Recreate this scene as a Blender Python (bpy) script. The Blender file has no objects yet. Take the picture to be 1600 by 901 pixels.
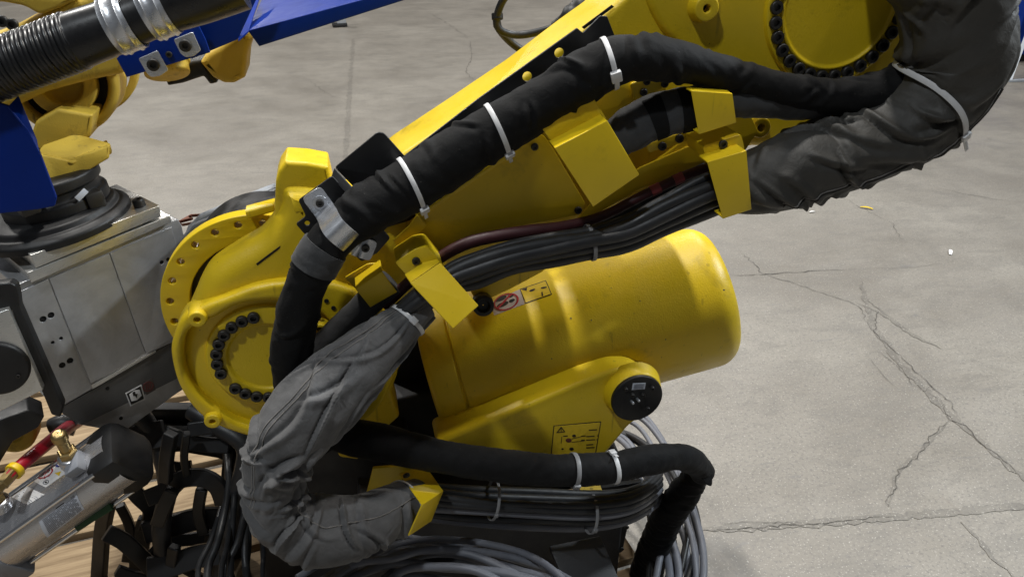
import bpy, bmesh, math, random
import numpy as np
from mathutils import Vector as V, Matrix, noise

# ------------------------------------------------------------------ camera
R = math.radians
PITCH, YAW, F = 28.0, 12.0, 1232.0            # F: focal length in pixels of the 1600 px wide photograph
CAM = V((0, 0, 1.55))
scene = bpy.context.scene
col = scene.collection
cd = bpy.data.cameras.new('camera'); cam = bpy.data.objects.new('camera', cd); col.objects.link(cam)
cam.location = CAM; cam.rotation_euler = (R(90 - PITCH), 0, R(-YAW))
cd.sensor_width = 36; cd.lens = F / 1600 * 36; cd.clip_start = .05; cd.clip_end = 200
scene.camera = cam
# ------------------------------------------------------------------ world: dim grey hall, high-bay lamps
w = bpy.data.worlds.new('World'); scene.world = w; w.use_nodes = True
bg = w.node_tree.nodes['Background']; bg.inputs[0].default_value = (.95, 1.0, 1.08, 1); bg.inputs[1].default_value = .085
def lamp(name, loc, power, size, target=None, color=(1, .97, .92), spread=180):
    l = bpy.data.lights.new(name, 'AREA'); l.energy = power; l.shape = 'DISK'; l.size = size; l.color = color; l.spread = R(spread)
    o = bpy.data.objects.new(name, l); col.objects.link(o); o.location = loc
    d = (V(target) - V(loc)) if target else V((0, 0, -1)); o.rotation_euler = d.to_track_quat('-Z', 'Y').to_euler()
    return o
lamp('high_bay_lamp', (-.3, 2.6, 6.2), 270, .36)
lamp('high_bay_lamp', (2.5, .95, 6.0), 110, .30)
lamp('wall_lamp', (4.6, 1.5, 4.2), 215, .30, (0, 1.3, .8), (.86, .94, 1.0))
lamp('high_bay_lamp', (-1.9, -.9, 6.0), 135, .30, None, (.90, .96, 1.0))
lamp('high_bay_lamp', (-3.6, 6.2, 6.2), 260, .4)
lamp('high_bay_lamp', (3.4, 6.2, 6.2), 190, .4)
lamp('high_bay_lamp', (-3.0, 11.5, 6.2), 300, .4)
lamp('high_bay_lamp', (4.2, 11.5, 6.2), 300, .4)
vs = scene.view_settings; vs.view_transform = 'Standard'; vs.look = 'None'; vs.gamma = 1; vs.exposure = 0; vs.use_curve_mapping = False

# ------------------------------------------------------------------ geometry of the view (to read positions off the photograph)
FW = V((math.sin(R(YAW)) * math.cos(R(PITCH)), math.cos(R(YAW)) * math.cos(R(PITCH)), -math.sin(R(PITCH))))
RT = V((math.cos(R(YAW)), -math.sin(R(YAW)), 0)); UP = RT.cross(FW)
def ray(x, y): return FW + RT * ((x - 800) / F) + UP * ((450.5 - y) / F)
def aY(x, y, Y): r = ray(x, y); return CAM + r * (Y / r.y)          # point on the upright plane at distance Y
def aZ(x, y, z): r = ray(x, y); return CAM + r * ((z - CAM.z) / r.z)  # point at height z
def mp(p): return (p - CAM).dot(FW) / F                             # metres per pixel at a point

class Fr:                                                            # a plane: origin, x and y in it, z towards the viewer
    def __init__(s, o, z, xh=V((1, 0, 0))):
        s.o = V(o); s.z = V(z).normalized(); s.x = (V(xh) - s.z * V(xh).dot(s.z)).normalized(); s.y = s.z.cross(s.x)
        s.M = Matrix(((s.x.x, s.y.x, s.z.x, s.o.x), (s.x.y, s.y.y, s.z.y, s.o.y), (s.x.z, s.y.z, s.z.z, s.o.z), (0, 0, 0, 1)))
    def at(s, x, y):
        r = ray(x, y); return CAM + r * ((s.o - CAM).dot(s.z) / r.dot(s.z))
    def uv(s, x, y):
        p = s.at(x, y) - s.o; return (p.dot(s.x), p.dot(s.y))
def FY(Y): return Fr((0, Y, 0), (0, -1, 0))

# ------------------------------------------------------------------ objects
W = {}
def link(name, me, mat, parent=None, M=None):
    o = bpy.data.objects.new(name, me); col.objects.link(o)
    if mat and me is not None and not me.materials: me.materials.append(mat)
    M = M or Matrix(); o.matrix_basis = M; W[o.name] = M.copy()
    if parent:
        o.parent = parent; o.matrix_parent_inverse = W[parent.name].inverted()
    return o
def tag(o, label, cat, group=None, kind=None):
    o['label'] = label; o['category'] = cat
    if group: o['group'] = group
    if kind: o['kind'] = kind
    return o
def thing(name, loc, label, cat, group=None):
    o = bpy.data.objects.new(name, None); col.objects.link(o); o.empty_display_size = .05
    M = Matrix.Translation(V(loc)); o.matrix_basis = M; W[o.name] = M
    return tag(o, label, cat, group)
def finish(me, angle=35):
    for p in me.polygons: p.use_smooth = True
    me.set_sharp_from_angle(angle=R(angle)); me.update()
    return me
def mesh(name, vs_, fs, mat, parent=None, angle=35, centre=True):
    vs_ = [V(v) for v in vs_]
    c = V((0, 0, 0))
    if centre:
        c = sum(vs_, V((0, 0, 0))) / len(vs_)
    me = bpy.data.meshes.new(name); me.from_pydata([tuple(v - c) for v in vs_], [], fs); me.validate(); finish(me, angle)
    return link(name, me, mat, parent, Matrix.Translation(c))
def rounded(poly, r, n=5):
    if r <= 0: return poly
    out = []; k = len(poly)
    for i in range(k):
        a, b, c = V(poly[i - 1]), V(poly[i]), V(poly[(i + 1) % k])
        d1, d2 = a - b, c - b; l = min(r, d1.length * .45, d2.length * .45)
        p, q = b + d1.normalized() * l, b + d2.normalized() * l
        for j in range(n + 1):
            t = j / n; out.append(tuple(p * (1 - t) ** 2 + b * 2 * t * (1 - t) + q * t * t))
    return out
def catmull(pts, n, closed=False):
    k = len(pts); out = []
    for i in range(k if closed else k - 1):
        g = (lambda j: pts[j % k]) if closed else (lambda j: pts[max(0, min(k - 1, j))])
        p0, p1, p2, p3 = g(i - 1), g(i), g(i + 1), g(i + 2)
        for j in range(n):
            t = j / n
            out.append(tuple(.5 * (2 * b + (c - a) * t + (2 * a - 5 * b + 4 * c - d) * t * t + (3 * b - a - 3 * c + d) * t ** 3)
                             for a, b, c, d in zip(p0, p1, p2, p3)))
    if not closed: out.append(tuple(pts[-1]))
    return out
def flat_mesh(outlines, th, bevel=.0015, bres=3):                  # outlines in metres, the first is the rim, the others are openings
    cu = bpy.data.curves.new('t', 'CURVE'); cu.dimensions = '2D'; cu.fill_mode = 'BOTH'
    bevel = min(bevel, th * .45); cu.extrude = max(th / 2 - bevel, 0); cu.bevel_depth = bevel; cu.bevel_resolution = bres; cu.offset = -bevel
    for ol in outlines:
        sp = cu.splines.new('POLY'); sp.points.add(len(ol) - 1); sp.use_cyclic_u = True
        for p, q in zip(sp.points, ol): p.co = (q[0], q[1], 0, 1)
    ob = bpy.data.objects.new('t', cu); me = bpy.data.meshes.new_from_object(ob)
    bpy.data.objects.remove(ob); bpy.data.curves.remove(cu)
    bm = bmesh.new(); bm.from_mesh(me); bmesh.ops.remove_doubles(bm, verts=bm.verts, dist=1e-5)
    bmesh.ops.recalc_face_normals(bm, faces=bm.faces); bm.to_mesh(me); bm.free()
    me.transform(Matrix.Translation((0, 0, -th / 2)))
    return me
def circ(c, r, n=28): return [(c[0] + r * math.cos(2 * math.pi * i / n), c[1] + r * math.sin(2 * math.pi * i / n)) for i in range(n)]
def slab(name, fr, poly, th, mat, parent=None, bevel=.0015, rnd=0, holes=(), cuts=(), sm=False, angle=40, bres=3):
    pl = catmull(poly, 8, True) if sm else poly
    ol = [fr.uv(*p) for p in pl]
    c = (sum(p[0] for p in ol) / len(ol), sum(p[1] for p in ol) / len(ol))
    org = fr.o + fr.x * c[0] + fr.y * c[1]
    k = mp(org)
    sh = lambda q: [(p[0] - c[0], p[1] - c[1]) for p in q]
    ols = [sh(rounded(ol, rnd * k))]
    for h in holes: ols.append(sh(circ(fr.uv(h[0], h[1]), h[2] * k, 20)))
    for q in cuts: ols.append(sh([fr.uv(*p) for p in q]))
    me = flat_mesh(ols, th, bevel, bres); finish(me, angle)
    M = fr.M.copy(); M.translation = org
    me.name = name
    return link(name, me, mat, parent, M)
def basis(o, z, xh=V((1, 0, 0))):
    if abs(V(z).normalized().dot(V(xh).normalized())) > .95: xh = V((0, 0, 1))
    return Fr(o, z, xh).M
def lathe_mesh(prof, seg=48, a0=0, a1=2 * math.pi, angle=35):       # prof: (radius, height) along local z
    full = abs(a1 - a0 - 2 * math.pi) < 1e-6
    n = seg if full else seg + 1
    vs_, fs = [], []
    for (r, h) in prof:
        for i in range(n):
            a = a0 + (a1 - a0) * i / seg; vs_.append((r * math.cos(a), r * math.sin(a), h))
    for k in range(len(prof) - 1):
        for i in range(seg):
            j = (i + 1) % n; fs.append((k * n + i, k * n + j, (k + 1) * n + j, (k + 1) * n + i))
    me = bpy.data.meshes.new('lathe'); me.from_pydata(vs_, [], fs)
    bm = bmesh.new(); bm.from_mesh(me); bmesh.ops.remove_doubles(bm, verts=bm.verts, dist=1e-6)
    bmesh.ops.recalc_face_normals(bm, faces=bm.faces); bm.to_mesh(me); bm.free()
    return finish(me, angle)
def rp(pts, n=4, r=.002):                                            # round the corners of a lathe profile
    out = [pts[0]]
    for i in range(1, len(pts) - 1):
        a, b, c = V(pts[i - 1]), V(pts[i]), V(pts[i + 1]); d1, d2 = a - b, c - b
        l = min(r, d1.length * .45, d2.length * .45)
        if l < 1e-7: out.append(tuple(b)); continue
        p, q = b + d1.normalized() * l, b + d2.normalized() * l
        for j in range(n + 1):
            t = j / n; out.append(tuple(p * (1 - t) ** 2 + b * 2 * t * (1 - t) + q * t * t))
    return out + [pts[-1]]
def lathe(name, o, axis, prof, mat, parent=None, seg=48, r=.002, angle=35):
    me = lathe_mesh(rp(prof, 4, r), seg, angle=angle); me.name = name
    return link(name, me, mat, parent, basis(o, axis))

class Path:
    def __init__(s, pts, step=.004):                                 # pts: (Vector, radius)
        raw = catmull([(p.x, p.y, p.z, r) for p, r in pts], 24)
        d = [0]
        for a, b in zip(raw, raw[1:]): d.append(d[-1] + (V(b[:3]) - V(a[:3])).length)
        s.L = d[-1]; n = max(8, int(s.L / step)); s.P, s.r = [], []; k = 0
        for i in range(n + 1):
            t = s.L * i / n
            while k < len(d) - 2 and d[k + 1] < t: k += 1
            f = (t - d[k]) / max(1e-9, d[k + 1] - d[k]); a, b = raw[k], raw[k + 1]
            s.P.append(V([a[j] + (b[j] - a[j]) * f for j in range(3)])); s.r.append(a[3] + (b[3] - a[3]) * f)
        s.n = n + 1; s.step = s.L / n; s.T, s.N, s.B = [], [], []
        for i in range(s.n):
            s.T.append((s.P[min(i + 1, n)] - s.P[max(i - 1, 0)]).normalized())
        nv = (CAM - s.P[0]); nv = (nv - s.T[0] * nv.dot(s.T[0])).normalized()
        for i in range(s.n):
            nv = (nv - s.T[i] * nv.dot(s.T[i])).normalized(); s.N.append(nv.copy()); s.B.append(s.T[i].cross(nv))
    def near(s, x, y):
        best, bi = 1e9, 0
        for i, p in enumerate(s.P):
            d = p - CAM; z = d.dot(FW); q = (800 + F * d.dot(RT) / z - x) ** 2 + (450.5 - F * d.dot(UP) / z - y) ** 2
            if q < best: best, bi = q, i
        return bi
def px_pts(lst): 
    out = []
    for q in lst:
        p = aY(q[0], q[1], q[2]); out.append((p, q[3] * mp(p)))
    return out
def folds(pa, seg, n, seed, amp, width=(.10, .22), length=(.5, 1.3), tilt=(50, 130), where=(0, 1), side=(-180, 180), quiet=()):
    """cloth folds: ridges with a valley beside them, laid over the sleeve; returns an offset in radii"""
    r = random.Random(seed); rm = sum(pa.r) / len(pa.r); S = np.arange(pa.n)[:, None] * pa.step / rm; Tt = np.arange(seg)[None, :] * 2 * math.pi / seg; D = np.zeros((pa.n, seg))
    for k in range(n):
        sc = (where[0] + (where[1] - where[0]) * r.random()) * pa.L / rm; tc = R(r.uniform(*side)); ph = R(r.uniform(*tilt)); l = r.uniform(*length); w_ = r.uniform(*width); cv_ = r.uniform(-.35, .35); a = amp * r.uniform(.5, 1.2)
        ds = S - sc; dt = (Tt - tc + math.pi) % (2 * math.pi) - math.pi
        u = ds * math.cos(ph) + dt * math.sin(ph); v = -ds * math.sin(ph) + dt * math.cos(ph) + cv_ * u * u
        D += a * (np.exp(-(v / w_) ** 2) - .9 * np.exp(-(np.abs(v - 1.35 * w_) / (.6 * w_)) ** 1.35)) * np.exp(-(u / l) ** 4)
    for qi, w_ in quiet:
        d = np.clip(np.abs(np.arange(pa.n) - qi) * pa.step / w_, 0, 1)[:, None]; D *= d * d * (3 - 2 * d) * .9 + .1
    return D
def tube(name, pts, mat, parent=None, seg=14, step=.008, disp=None, caps=True, shape=None, path=None, fold=None):
    pa = path or Path(pts, step)
    vs_, fs = [], []
    pa.surf = []
    for i in range(pa.n):
        row = []
        for j in range(seg):
            a = 2 * math.pi * j / seg; rr = pa.r[i]
            ca, sa = math.cos(a), math.sin(a)
            if shape: ca, sa = ca * shape[0], sa * shape[1]
            if disp: rr *= 1 + disp(pa, i, a) + (fold[i, j] if fold is not None else 0)
            row.append(pa.P[i] + (pa.N[i] * ca + pa.B[i] * sa) * rr)
        pa.surf.append(row); vs_ += row
    for i in range(pa.n - 1):
        for j in range(seg):
            k = (j + 1) % seg; fs.append((i * seg + j, i * seg + k, (i + 1) * seg + k, (i + 1) * seg + j))
    if caps:
        fs.append(tuple(range(seg))[::-1]); fs.append(tuple((pa.n - 1) * seg + j for j in range(seg)))
    o = mesh(name, vs_, fs, mat, parent, 60); o_path[o.name] = pa
    return o
o_path = {}
def wrinkles(amp, seed, fs=1.5, tw=.5, quiet=(), bend=1.5, fine=.25):
    q = V((seed * 7.3, seed * 3.1, seed * 1.7))
    def f(pa, i, a):
        s = i * pa.step / (sum(pa.r) / len(pa.r))
        ca, sa = math.cos(a), math.sin(a)
        p = V((ca * .8, sa * .8, s * fs + tw * math.sin(a + seed))) + q
        p += V((noise.noise(p * .7 + q), noise.noise(p * .7 - q), 0)) * .5
        rg = 1 - abs(noise.noise(p)) * 2.2
        v = max(rg, -.3) * .8 + noise.noise(p * 2.3) * .5 + noise.noise(p * 5.1) * fine - .35
        g = 1.0
        if bend and 3 < i < pa.n - 4:
            k = (pa.T[min(i + 4, pa.n - 1)] - pa.T[max(i - 4, 0)]) / (8 * pa.step); kk = k.length * pa.r[i]
            if kk > .05:
                c = (pa.N[i] * ca + pa.B[i] * sa).dot(k.normalized()); g += bend * max(0, c) * min(1, kk * 1.6)
        for (qi, w_) in quiet:
            d = abs(i - qi) * pa.step / w_
            if d < 1: g *= d * d * (3 - 2 * d) * .9 + .1
        big = noise.noise(V((seed, s * .45, 0))) * .06
        return amp * g * v + big
    return f
def tie(sleeve, x, y, mat, tilt=0, head=0, width=7, phase=0, seg=64, lift=.0012, tail=.012, name='cable_tie', hs=1.0):
    """nylon strap hugging a sleeve at pixel x, y; head: angle round the sleeve (0 faces the camera, degrees)"""
    pa = o_path[sleeve.name]; i0 = pa.near(x, y); sg = len(pa.surf[0]); k = mp(pa.P[i0]); wd = width * k * .86; th = .0016
    def surf(a, shift):
        a = a % (2 * math.pi)
        i = i0 + (math.tan(R(tilt)) * pa.r[i0] * math.sin(a + phase) + shift) / pa.step
        i = max(0, min(pa.n - 1.001, i)); ii = int(i); f = i - ii
        j = a / (2 * math.pi) * sg; jj = int(j) % sg; g = j - int(j)
        A = pa.surf[ii][jj].lerp(pa.surf[ii][(jj + 1) % sg], g); B = pa.surf[ii + 1][jj].lerp(pa.surf[ii + 1][(jj + 1) % sg], g)
        p = A.lerp(B, f); c = pa.P[ii].lerp(pa.P[ii + 1], f)
        return p, c
    ring = []
    for j in range(seg):
        a = 2 * math.pi * j / seg; p, c = surf(a, 0); ring.append(((p - c).length, (p - c).normalized(), c))
    rad = [max(ring[(j + d) % seg][0] for d in (-1, 0, 1)) for j in range(seg)]
    rad = [sum(rad[(j + d) % seg] for d in range(-3, 4)) / 7 for j in range(seg)]
    ctr = [rg[2] + rg[1] * (r_ + lift) for rg, r_ in zip(ring, rad)]
    vs_, fs = [], []
    for j in range(seg):
        t = (ctr[(j + 1) % seg] - ctr[j - 1]).normalized(); o_ = ring[j][1]; o_ = (o_ - t * o_.dot(t)).normalized(); b = t.cross(o_)
        for (u, v) in ((-.5, 0), (.5, 0), (.5, 1), (.38, 1.25), (-.38, 1.25), (-.5, 1)): vs_.append(ctr[j] + b * u * wd + o_ * (v - .4) * th)
    for j in range(seg):
        n2 = (j + 1) % seg
        for q in range(6): fs.append((j * 6 + q, j * 6 + (q + 1) % 6, n2 * 6 + (q + 1) % 6, n2 * 6 + q))
    t_ = mesh(name, vs_, fs, mat, sleeve, 40)
    j = int((head % 360) / 360 * seg); t = (ctr[(j + 1) % seg] - ctr[j - 1]).normalized(); o_ = ring[j][1]; o_ = (o_ - t * o_.dot(t)).normalized()
    hb = box_mesh(wd * 1.7 * hs, wd * 1.9 * hs, .006 * hs, .0012)
    M = Fr(ctr[j] + o_ * .0022, o_, t.cross(o_)).M
    link('tie_head', hb, mat, t_, M)
    if tail:
        tb = box_mesh(wd * .8, tail, .0014, .0004); M2 = Fr(ctr[j] + o_ * .0035 + t * (tail * .5 + wd * .9), (o_ - t * .25).normalized(), t.cross(o_)).M
        link('tie_tail', tb, mat, t_, M2)
    return t_
_bm_cache = {}
def box_mesh(x, y, z, b=.001, seg=2):
    key = (round(x, 5), round(y, 5), round(z, 5), round(b, 5))
    bm = bmesh.new(); bmesh.ops.create_cube(bm, size=1); bmesh.ops.scale(bm, vec=(x, y, z), verts=bm.verts)
    if b: bmesh.ops.bevel(bm, geom=bm.edges[:] , offset=min(b, min(x, y, z) * .45), segments=seg, affect='EDGES', profile=.5)
    me = bpy.data.meshes.new('box'); bm.to_mesh(me); bm.free(); return finish(me, 40)
def box(name, o, fr_z, xh, size, mat, parent=None, b=.001):
    me = box_mesh(*size, b); me.name = name
    return link(name, me, mat, parent, Fr(o, fr_z, xh).M)
def strip(name, pts, width, mat, parent=None, up=None, th=.002):     # ribbon along points with a real thickness
    vs_, fs = [], []; n = len(pts)
    for i, p in enumerate(pts):
        t = (pts[min(i + 1, n - 1)] - pts[max(i - 1, 0)]).normalized(); u = up if up else (CAM - p).normalized()
        s = t.cross(u).normalized(); u2 = s.cross(t); w_ = width[i] if isinstance(width, (list, tuple)) else width
        for a, b in ((-.5, -.5), (.5, -.5), (.5, .5), (-.5, .5)): vs_.append(p + s * a * w_ + u2 * b * th)
    for i in range(n - 1):
        for q in range(4): fs.append((i * 4 + q, i * 4 + (q + 1) % 4, i * 4 + 4 + (q + 1) % 4, i * 4 + 4 + q))
    fs += [(3, 2, 1, 0), tuple((n - 1) * 4 + q for q in range(4))]
    return mesh(name, vs_, fs, mat, parent, 40)
# ------------------------------------------------------------------ materials
def newmat(name):
    m = bpy.data.materials.new(name); m.use_nodes = True; nt = m.node_tree
    return m, nt, nt.nodes['Principled BSDF']
def nd(nt, t, **k):
    n = nt.nodes.new(t)
    for a, b in k.items():
        if a.startswith('i_'):
            s = a[2:]; s = int(s) if s.isdigit() else s.replace('_', ' ')
            if isinstance(b, bpy.types.NodeSocket): nt.links.new(b, n.inputs[s])
            else: n.inputs[s].default_value = b
        else: setattr(n, a, b)
    return n
def noise_n(nt, scale, detail=4, rough=.55, vec=None, dist=0):
    n = nd(nt, 'ShaderNodeTexNoise', i_Scale=scale, i_Detail=detail, i_Roughness=rough, i_Distortion=dist)
    if vec is not None: nt.links.new(vec, n.inputs['Vector'])
    return n.outputs['Fac']
def ramp(nt, fac, stops):
    n = nt.nodes.new('ShaderNodeValToRGB'); nt.links.new(fac, n.inputs[0]); e = n.color_ramp.elements
    while len(e) < len(stops): e.new(.5)
    for q, (p, c) in zip(e, stops): q.position = p; q.color = (c, c, c, 1) if not isinstance(c, tuple) else c + (1,)
    return n.outputs[0]
def mixc(nt, fac, a, b, blend='MIX'):
    n = nt.nodes.new('ShaderNodeMix'); n.data_type = 'RGBA'; n.blend_type = blend
    for s, v in ((0, fac), (6, a), (7, b)):
        if isinstance(v, bpy.types.NodeSocket): nt.links.new(v, n.inputs[s])
        else: n.inputs[s].default_value = v if s == 0 else (tuple(v) + (1,))
    return n.outputs[2]
def bump(nt, p, h, strength=.3, dist=.001, prev=None):
    b = nd(nt, 'ShaderNodeBump', i_Strength=strength, i_Distance=dist); nt.links.new(h, b.inputs['Height'])
    if prev: nt.links.new(prev, b.inputs['Normal'])
    nt.links.new(b.outputs[0], p.inputs['Normal']); return b.outputs[0]
def coord(nt, kind='Object'): return nt.nodes.new('ShaderNodeTexCoord').outputs[kind]
def pos(nt): return nt.nodes.new('ShaderNodeNewGeometry').outputs['Position']
def stretch(nt, vec, s, rot=(0, 0, 0)):
    n = nd(nt, 'ShaderNodeMapping', i_Scale=s, i_Rotation=rot); nt.links.new(vec, n.inputs[0]); return n.outputs[0]

def paint(name, base, rough=.4, cast=0.0, dirt=.35, dark=(.05, .04, .02), peel=.05, chips=0.0, spec=.5):
    m, nt, p = newmat(name); v = pos(nt)
    c = mixc(nt, ramp(nt, noise_n(nt, 5, 5, .6, v), [(.35, .0), (.75, 1)]), base, tuple(x * .86 for x in base))
    c = mixc(nt, ramp(nt, noise_n(nt, 9, 8, .7, v, .6), [(.57, 0.0), (.80, dirt * 1.15)]), c, dark)
    c = mixc(nt, ramp(nt, noise_n(nt, 190, 3, .6, v), [(.71, 0.0), (.75, dirt * 1.5)]), c, dark)
    if chips:
        c = mixc(nt, ramp(nt, noise_n(nt, 28, 9, .75, stretch(nt, v, (1, 1, 2.5), (0, .6, 0)), 1.2), [(.685, 0.0), (.70, chips)]), c, (.03, .025, .02))
    c = mixc(nt, ramp(nt, noise_n(nt, 70, 2, .5, stretch(nt, v, (1, 1, .06), (0, .95, 0))), [(.70, 0.0), (.74, dirt * .6)]), c, dark)
    nt.links.new(c, p.inputs['Base Color'])
    rr = ramp(nt, noise_n(nt, 14, 6, .65, v), [(.3, rough * .8), (.75, min(1, rough * 1.5))]); nt.links.new(rr, p.inputs['Roughness'])
    p.inputs['Specular IOR Level'].default_value = spec
    b = bump(nt, p, noise_n(nt, 900, 2, .5, v), peel, .0005)
    if cast: bump(nt, p, noise_n(nt, 330, 3, .65, v), cast, .0016, b)
    return m
YEL = (.76, .535, .012)
M = {}
M['yellow'] = paint('yellow_sheet_paint', (.76, .535, .012), .34, 0, .35, (.10, .06, .01), .05, .45)
M['cast'] = paint('yellow_cast_paint', YEL, .38, .30, .50, (.09, .055, .01), .05, .35)
M['old_yellow'] = paint('worn_yellow_paint', (.58, .40, .045), .55, .3, 1.0, (.06, .042, .02), .08, .9)
M['blue'] = paint('blue_paint', (.0, .022, .215), .42, 0, .35, (.0, .008, .05), .08, .3, spec=.22)
M['black'] = paint('black_sheet_paint', (.011, .011, .012), .42, 0, .3, (.05, .05, .05), .12, .2)
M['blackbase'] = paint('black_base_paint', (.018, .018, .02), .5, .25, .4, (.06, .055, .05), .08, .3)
M['plastic'] = paint('black_plastic', (.008, .008, .0085), .45, 0, .3, (.06, .055, .05), .03)
M['bolt'] = paint('black_oxide', (.022, .020, .018), .42, 0, .4, (.05, .03, .015), .05)
M['hole'] = paint('dark_hole', (.006, .005, .004), .8, 0, .0)

def fabric(name, base, rough=.9, weave=.25, ws=1400, var=.35, sheen=.25, crease=.5, lint=0):
    m, nt, p = newmat(name); v = pos(nt)
    c = mixc(nt, ramp(nt, noise_n(nt, 22, 6, .65, v, .4), [(.3, 0.0), (.75, 1.0)]), tuple(x * (1 - var) for x in base), tuple(x * (1 + var) for x in base))
    if lint: c = mixc(nt, ramp(nt, noise_n(nt, 520, 2, .5, v), [(.735, 0.0), (.76, lint)]), c, (.35, .33, .30))
    nt.links.new(c, p.inputs['Base Color']); p.inputs['Roughness'].default_value = rough
    p.inputs['Sheen Weight'].default_value = sheen; p.inputs['Sheen Roughness'].default_value = .5
    p.inputs['Specular IOR Level'].default_value = .18
    b = bump(nt, p, noise_n(nt, ws, 2, .5, v), weave, .0005)
    bump(nt, p, noise_n(nt, 60, 5, .6, v, .8), crease, .003, b)
    return m
M['sleeve'] = fabric('black_fabric', (.0050, .0050, .0053), .75, .3, 1500, .3, .03, .35, .25)
M['grey'] = fabric('grey_canvas', (.105, .104, .105), .92, .35, 1100, .3, .15, .7, .15)
M['darkcloth'] = fabric('charcoal_cloth', (.045, .046, .048), .7, .2, 1300, .3, .2, .35)
m, nt, p = newmat('black_leather'); v = pos(nt)
nt.links.new(mixc(nt, noise_n(nt, 14, 5, .6, v), (.024, .0225, .0195), (.050, .047, .041)), p.inputs['Base Color'])
nt.links.new(ramp(nt, noise_n(nt, 25, 6, .7, v), [(.3, .54), (.75, .78)]), p.inputs['Roughness'])
vr = nd(nt, 'ShaderNodeTexVoronoi', i_Scale=620.0); nt.links.new(v, vr.inputs['Vector'])
b = bump(nt, p, vr.outputs['Distance'], .12, .0004); bump(nt, p, noise_n(nt, 45, 6, .65, v, .9), .45, .004, b); M['leather'] = m
M['thread'] = fabric('grey_thread', (.16, .15, .14), .9, .1)

def rubber(name, base, rough=.5, var=.25):
    m, nt, p = newmat(name); v = pos(nt)
    nt.links.new(mixc(nt, noise_n(nt, 30, 5, .6, v), tuple(x * (1 - var) for x in base), tuple(x * (1 + var) for x in base)), p.inputs['Base Color'])
    nt.links.new(ramp(nt, noise_n(nt, 60, 5, .6, v), [(.3, rough * .8), (.7, rough * 1.25)]), p.inputs['Roughness'])
    bump(nt, p, noise_n(nt, 400, 3, .6, v), .08, .0006); return m
M['cable'] = rubber('black_cable_rubber', (.016, .0165, .018), .48)
M['gcable'] = rubber('grey_cable_rubber', (.125, .13, .15), .5)
M['maroon'] = rubber('maroon_hose_rubber', (.045, .008, .010), .5)
M['pink'] = rubber('faded_red_tape', (.25, .045, .045), .6)
M['red'] = rubber('red_hose', (.32, .006, .02), .35)
M['hose'] = rubber('black_corrugated_plastic', (.012, .012, .013), .30)
M['ygland'] = rubber('yellow_collar', (.75, .5, .01), .4)
M['green'] = rubber('green_plastic', (.01, .06, .015), .5)

def metal(name, base, rough=.3, mill=None, scr=.3, aniso=0, metallic=1.0, stain=.25):
    m, nt, p = newmat(name); v = coord(nt); p.inputs['Metallic'].default_value = metallic
    c = mixc(nt, ramp(nt, noise_n(nt, 11, 7, .72, v, .9), [(.40, 0.0), (.75, stain)]), base, tuple(x * .45 for x in base))
    nt.links.new(c, p.inputs['Base Color'])
    s1 = noise_n(nt, 60, 5, .7, stretch(nt, v, (1, 14, 1), (0, 0, .3))); r = ramp(nt, s1, [(.3, rough * .75), (.72, rough * 1.5)])
    nt.links.new(r, p.inputs['Roughness']); p.inputs['Anisotropic'].default_value = aniso
    b = bump(nt, p, noise_n(nt, 120, 4, .7, stretch(nt, v, (1, 18, 1), (0, 0, .3))), scr * .3, .0004)
    if mill:
        wv = nd(nt, 'ShaderNodeTexWave', wave_type='RINGS', rings_direction='Z', i_Scale=mill, i_Distortion=.6, i_Detail=2.0)
        mp_ = nd(nt, 'ShaderNodeMapping', i_Location=(.0, .12, 0)); nt.links.new(v, mp_.inputs[0]); nt.links.new(mp_.outputs[0], wv.inputs['Vector'])
        bump(nt, p, wv.outputs['Fac'], .22, .0006, b)
    return m
M['alu'] = metal('machined_aluminium', (.54, .54, .55), .36, 160, .4, .3, .66, .55)
M['alub'] = metal('bright_machined_aluminium', (.70, .69, .66), .30, None, .4, .4, .8)
M['dalu'] = metal('dull_dark_aluminium', (.17, .17, .17), .5, None, .3, 0, .8)
M['zinc'] = metal('galvanised_steel', (.64, .66, .70), .28, None, .25, 0, .8, .3)
M['steelbar'] = metal('grey_painted_steel', (.42, .45, .49), .5, None, .2, 0, .3)
M['barrel'] = metal('anodised_aluminium_tube', (.50, .50, .52), .26, None, .0, 0, .75, .0)
M['capgrey'] = paint('grey_cap_paint', (.27, .285, .32), .45, .15, .2, (.1, .1, .1))
M['brass'] = metal('brass', (.42, .31, .14), .38, None, .3)
M['copper'] = paint('brown_primer', (.20, .075, .045), .6, 0, .5)
M['rod'] = metal('chromed_rod', (.75, .76, .78), .16, None, .1)
m, nt, p = newmat('white_nylon'); v = pos(nt)
nt.links.new(mixc(nt, noise_n(nt, 50, 4, .6, v), (.62, .62, .63), (.50, .50, .50)), p.inputs['Base Color']); p.inputs['Roughness'].default_value = .42
p.inputs['Subsurface Weight'].default_value = .0; bump(nt, p, noise_n(nt, 300, 2, .5, v), .08, .0005); M['tie'] = m
M['tie_grey'] = rubber('grey_nylon', (.20, .20, .205), .5)
def flatmat(name, c, rough=.5):
    m, nt, p = newmat(name); v = pos(nt)
    nt.links.new(mixc(nt, ramp(nt, noise_n(nt, 70, 6, .7, v), [(.45, 0.0), (.85, .6)]), c, tuple(x * .6 for x in c)), p.inputs['Base Color']); p.inputs['Roughness'].default_value = rough; return m
M['paper'] = flatmat('white_label', (.74, .73, .72)); M['plabel'] = flatmat('pinkish_label', (.50, .42, .37)); M['slabel'] = flatmat('silver_label', (.62, .66, .74), .45)
M['ylabel'] = flatmat('yellow_label', (.72, .50, .02)); M['ink'] = flatmat('black_ink', (.015, .013, .012)); M['redink'] = flatmat('red_ink', (.38, .012, .025))
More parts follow.
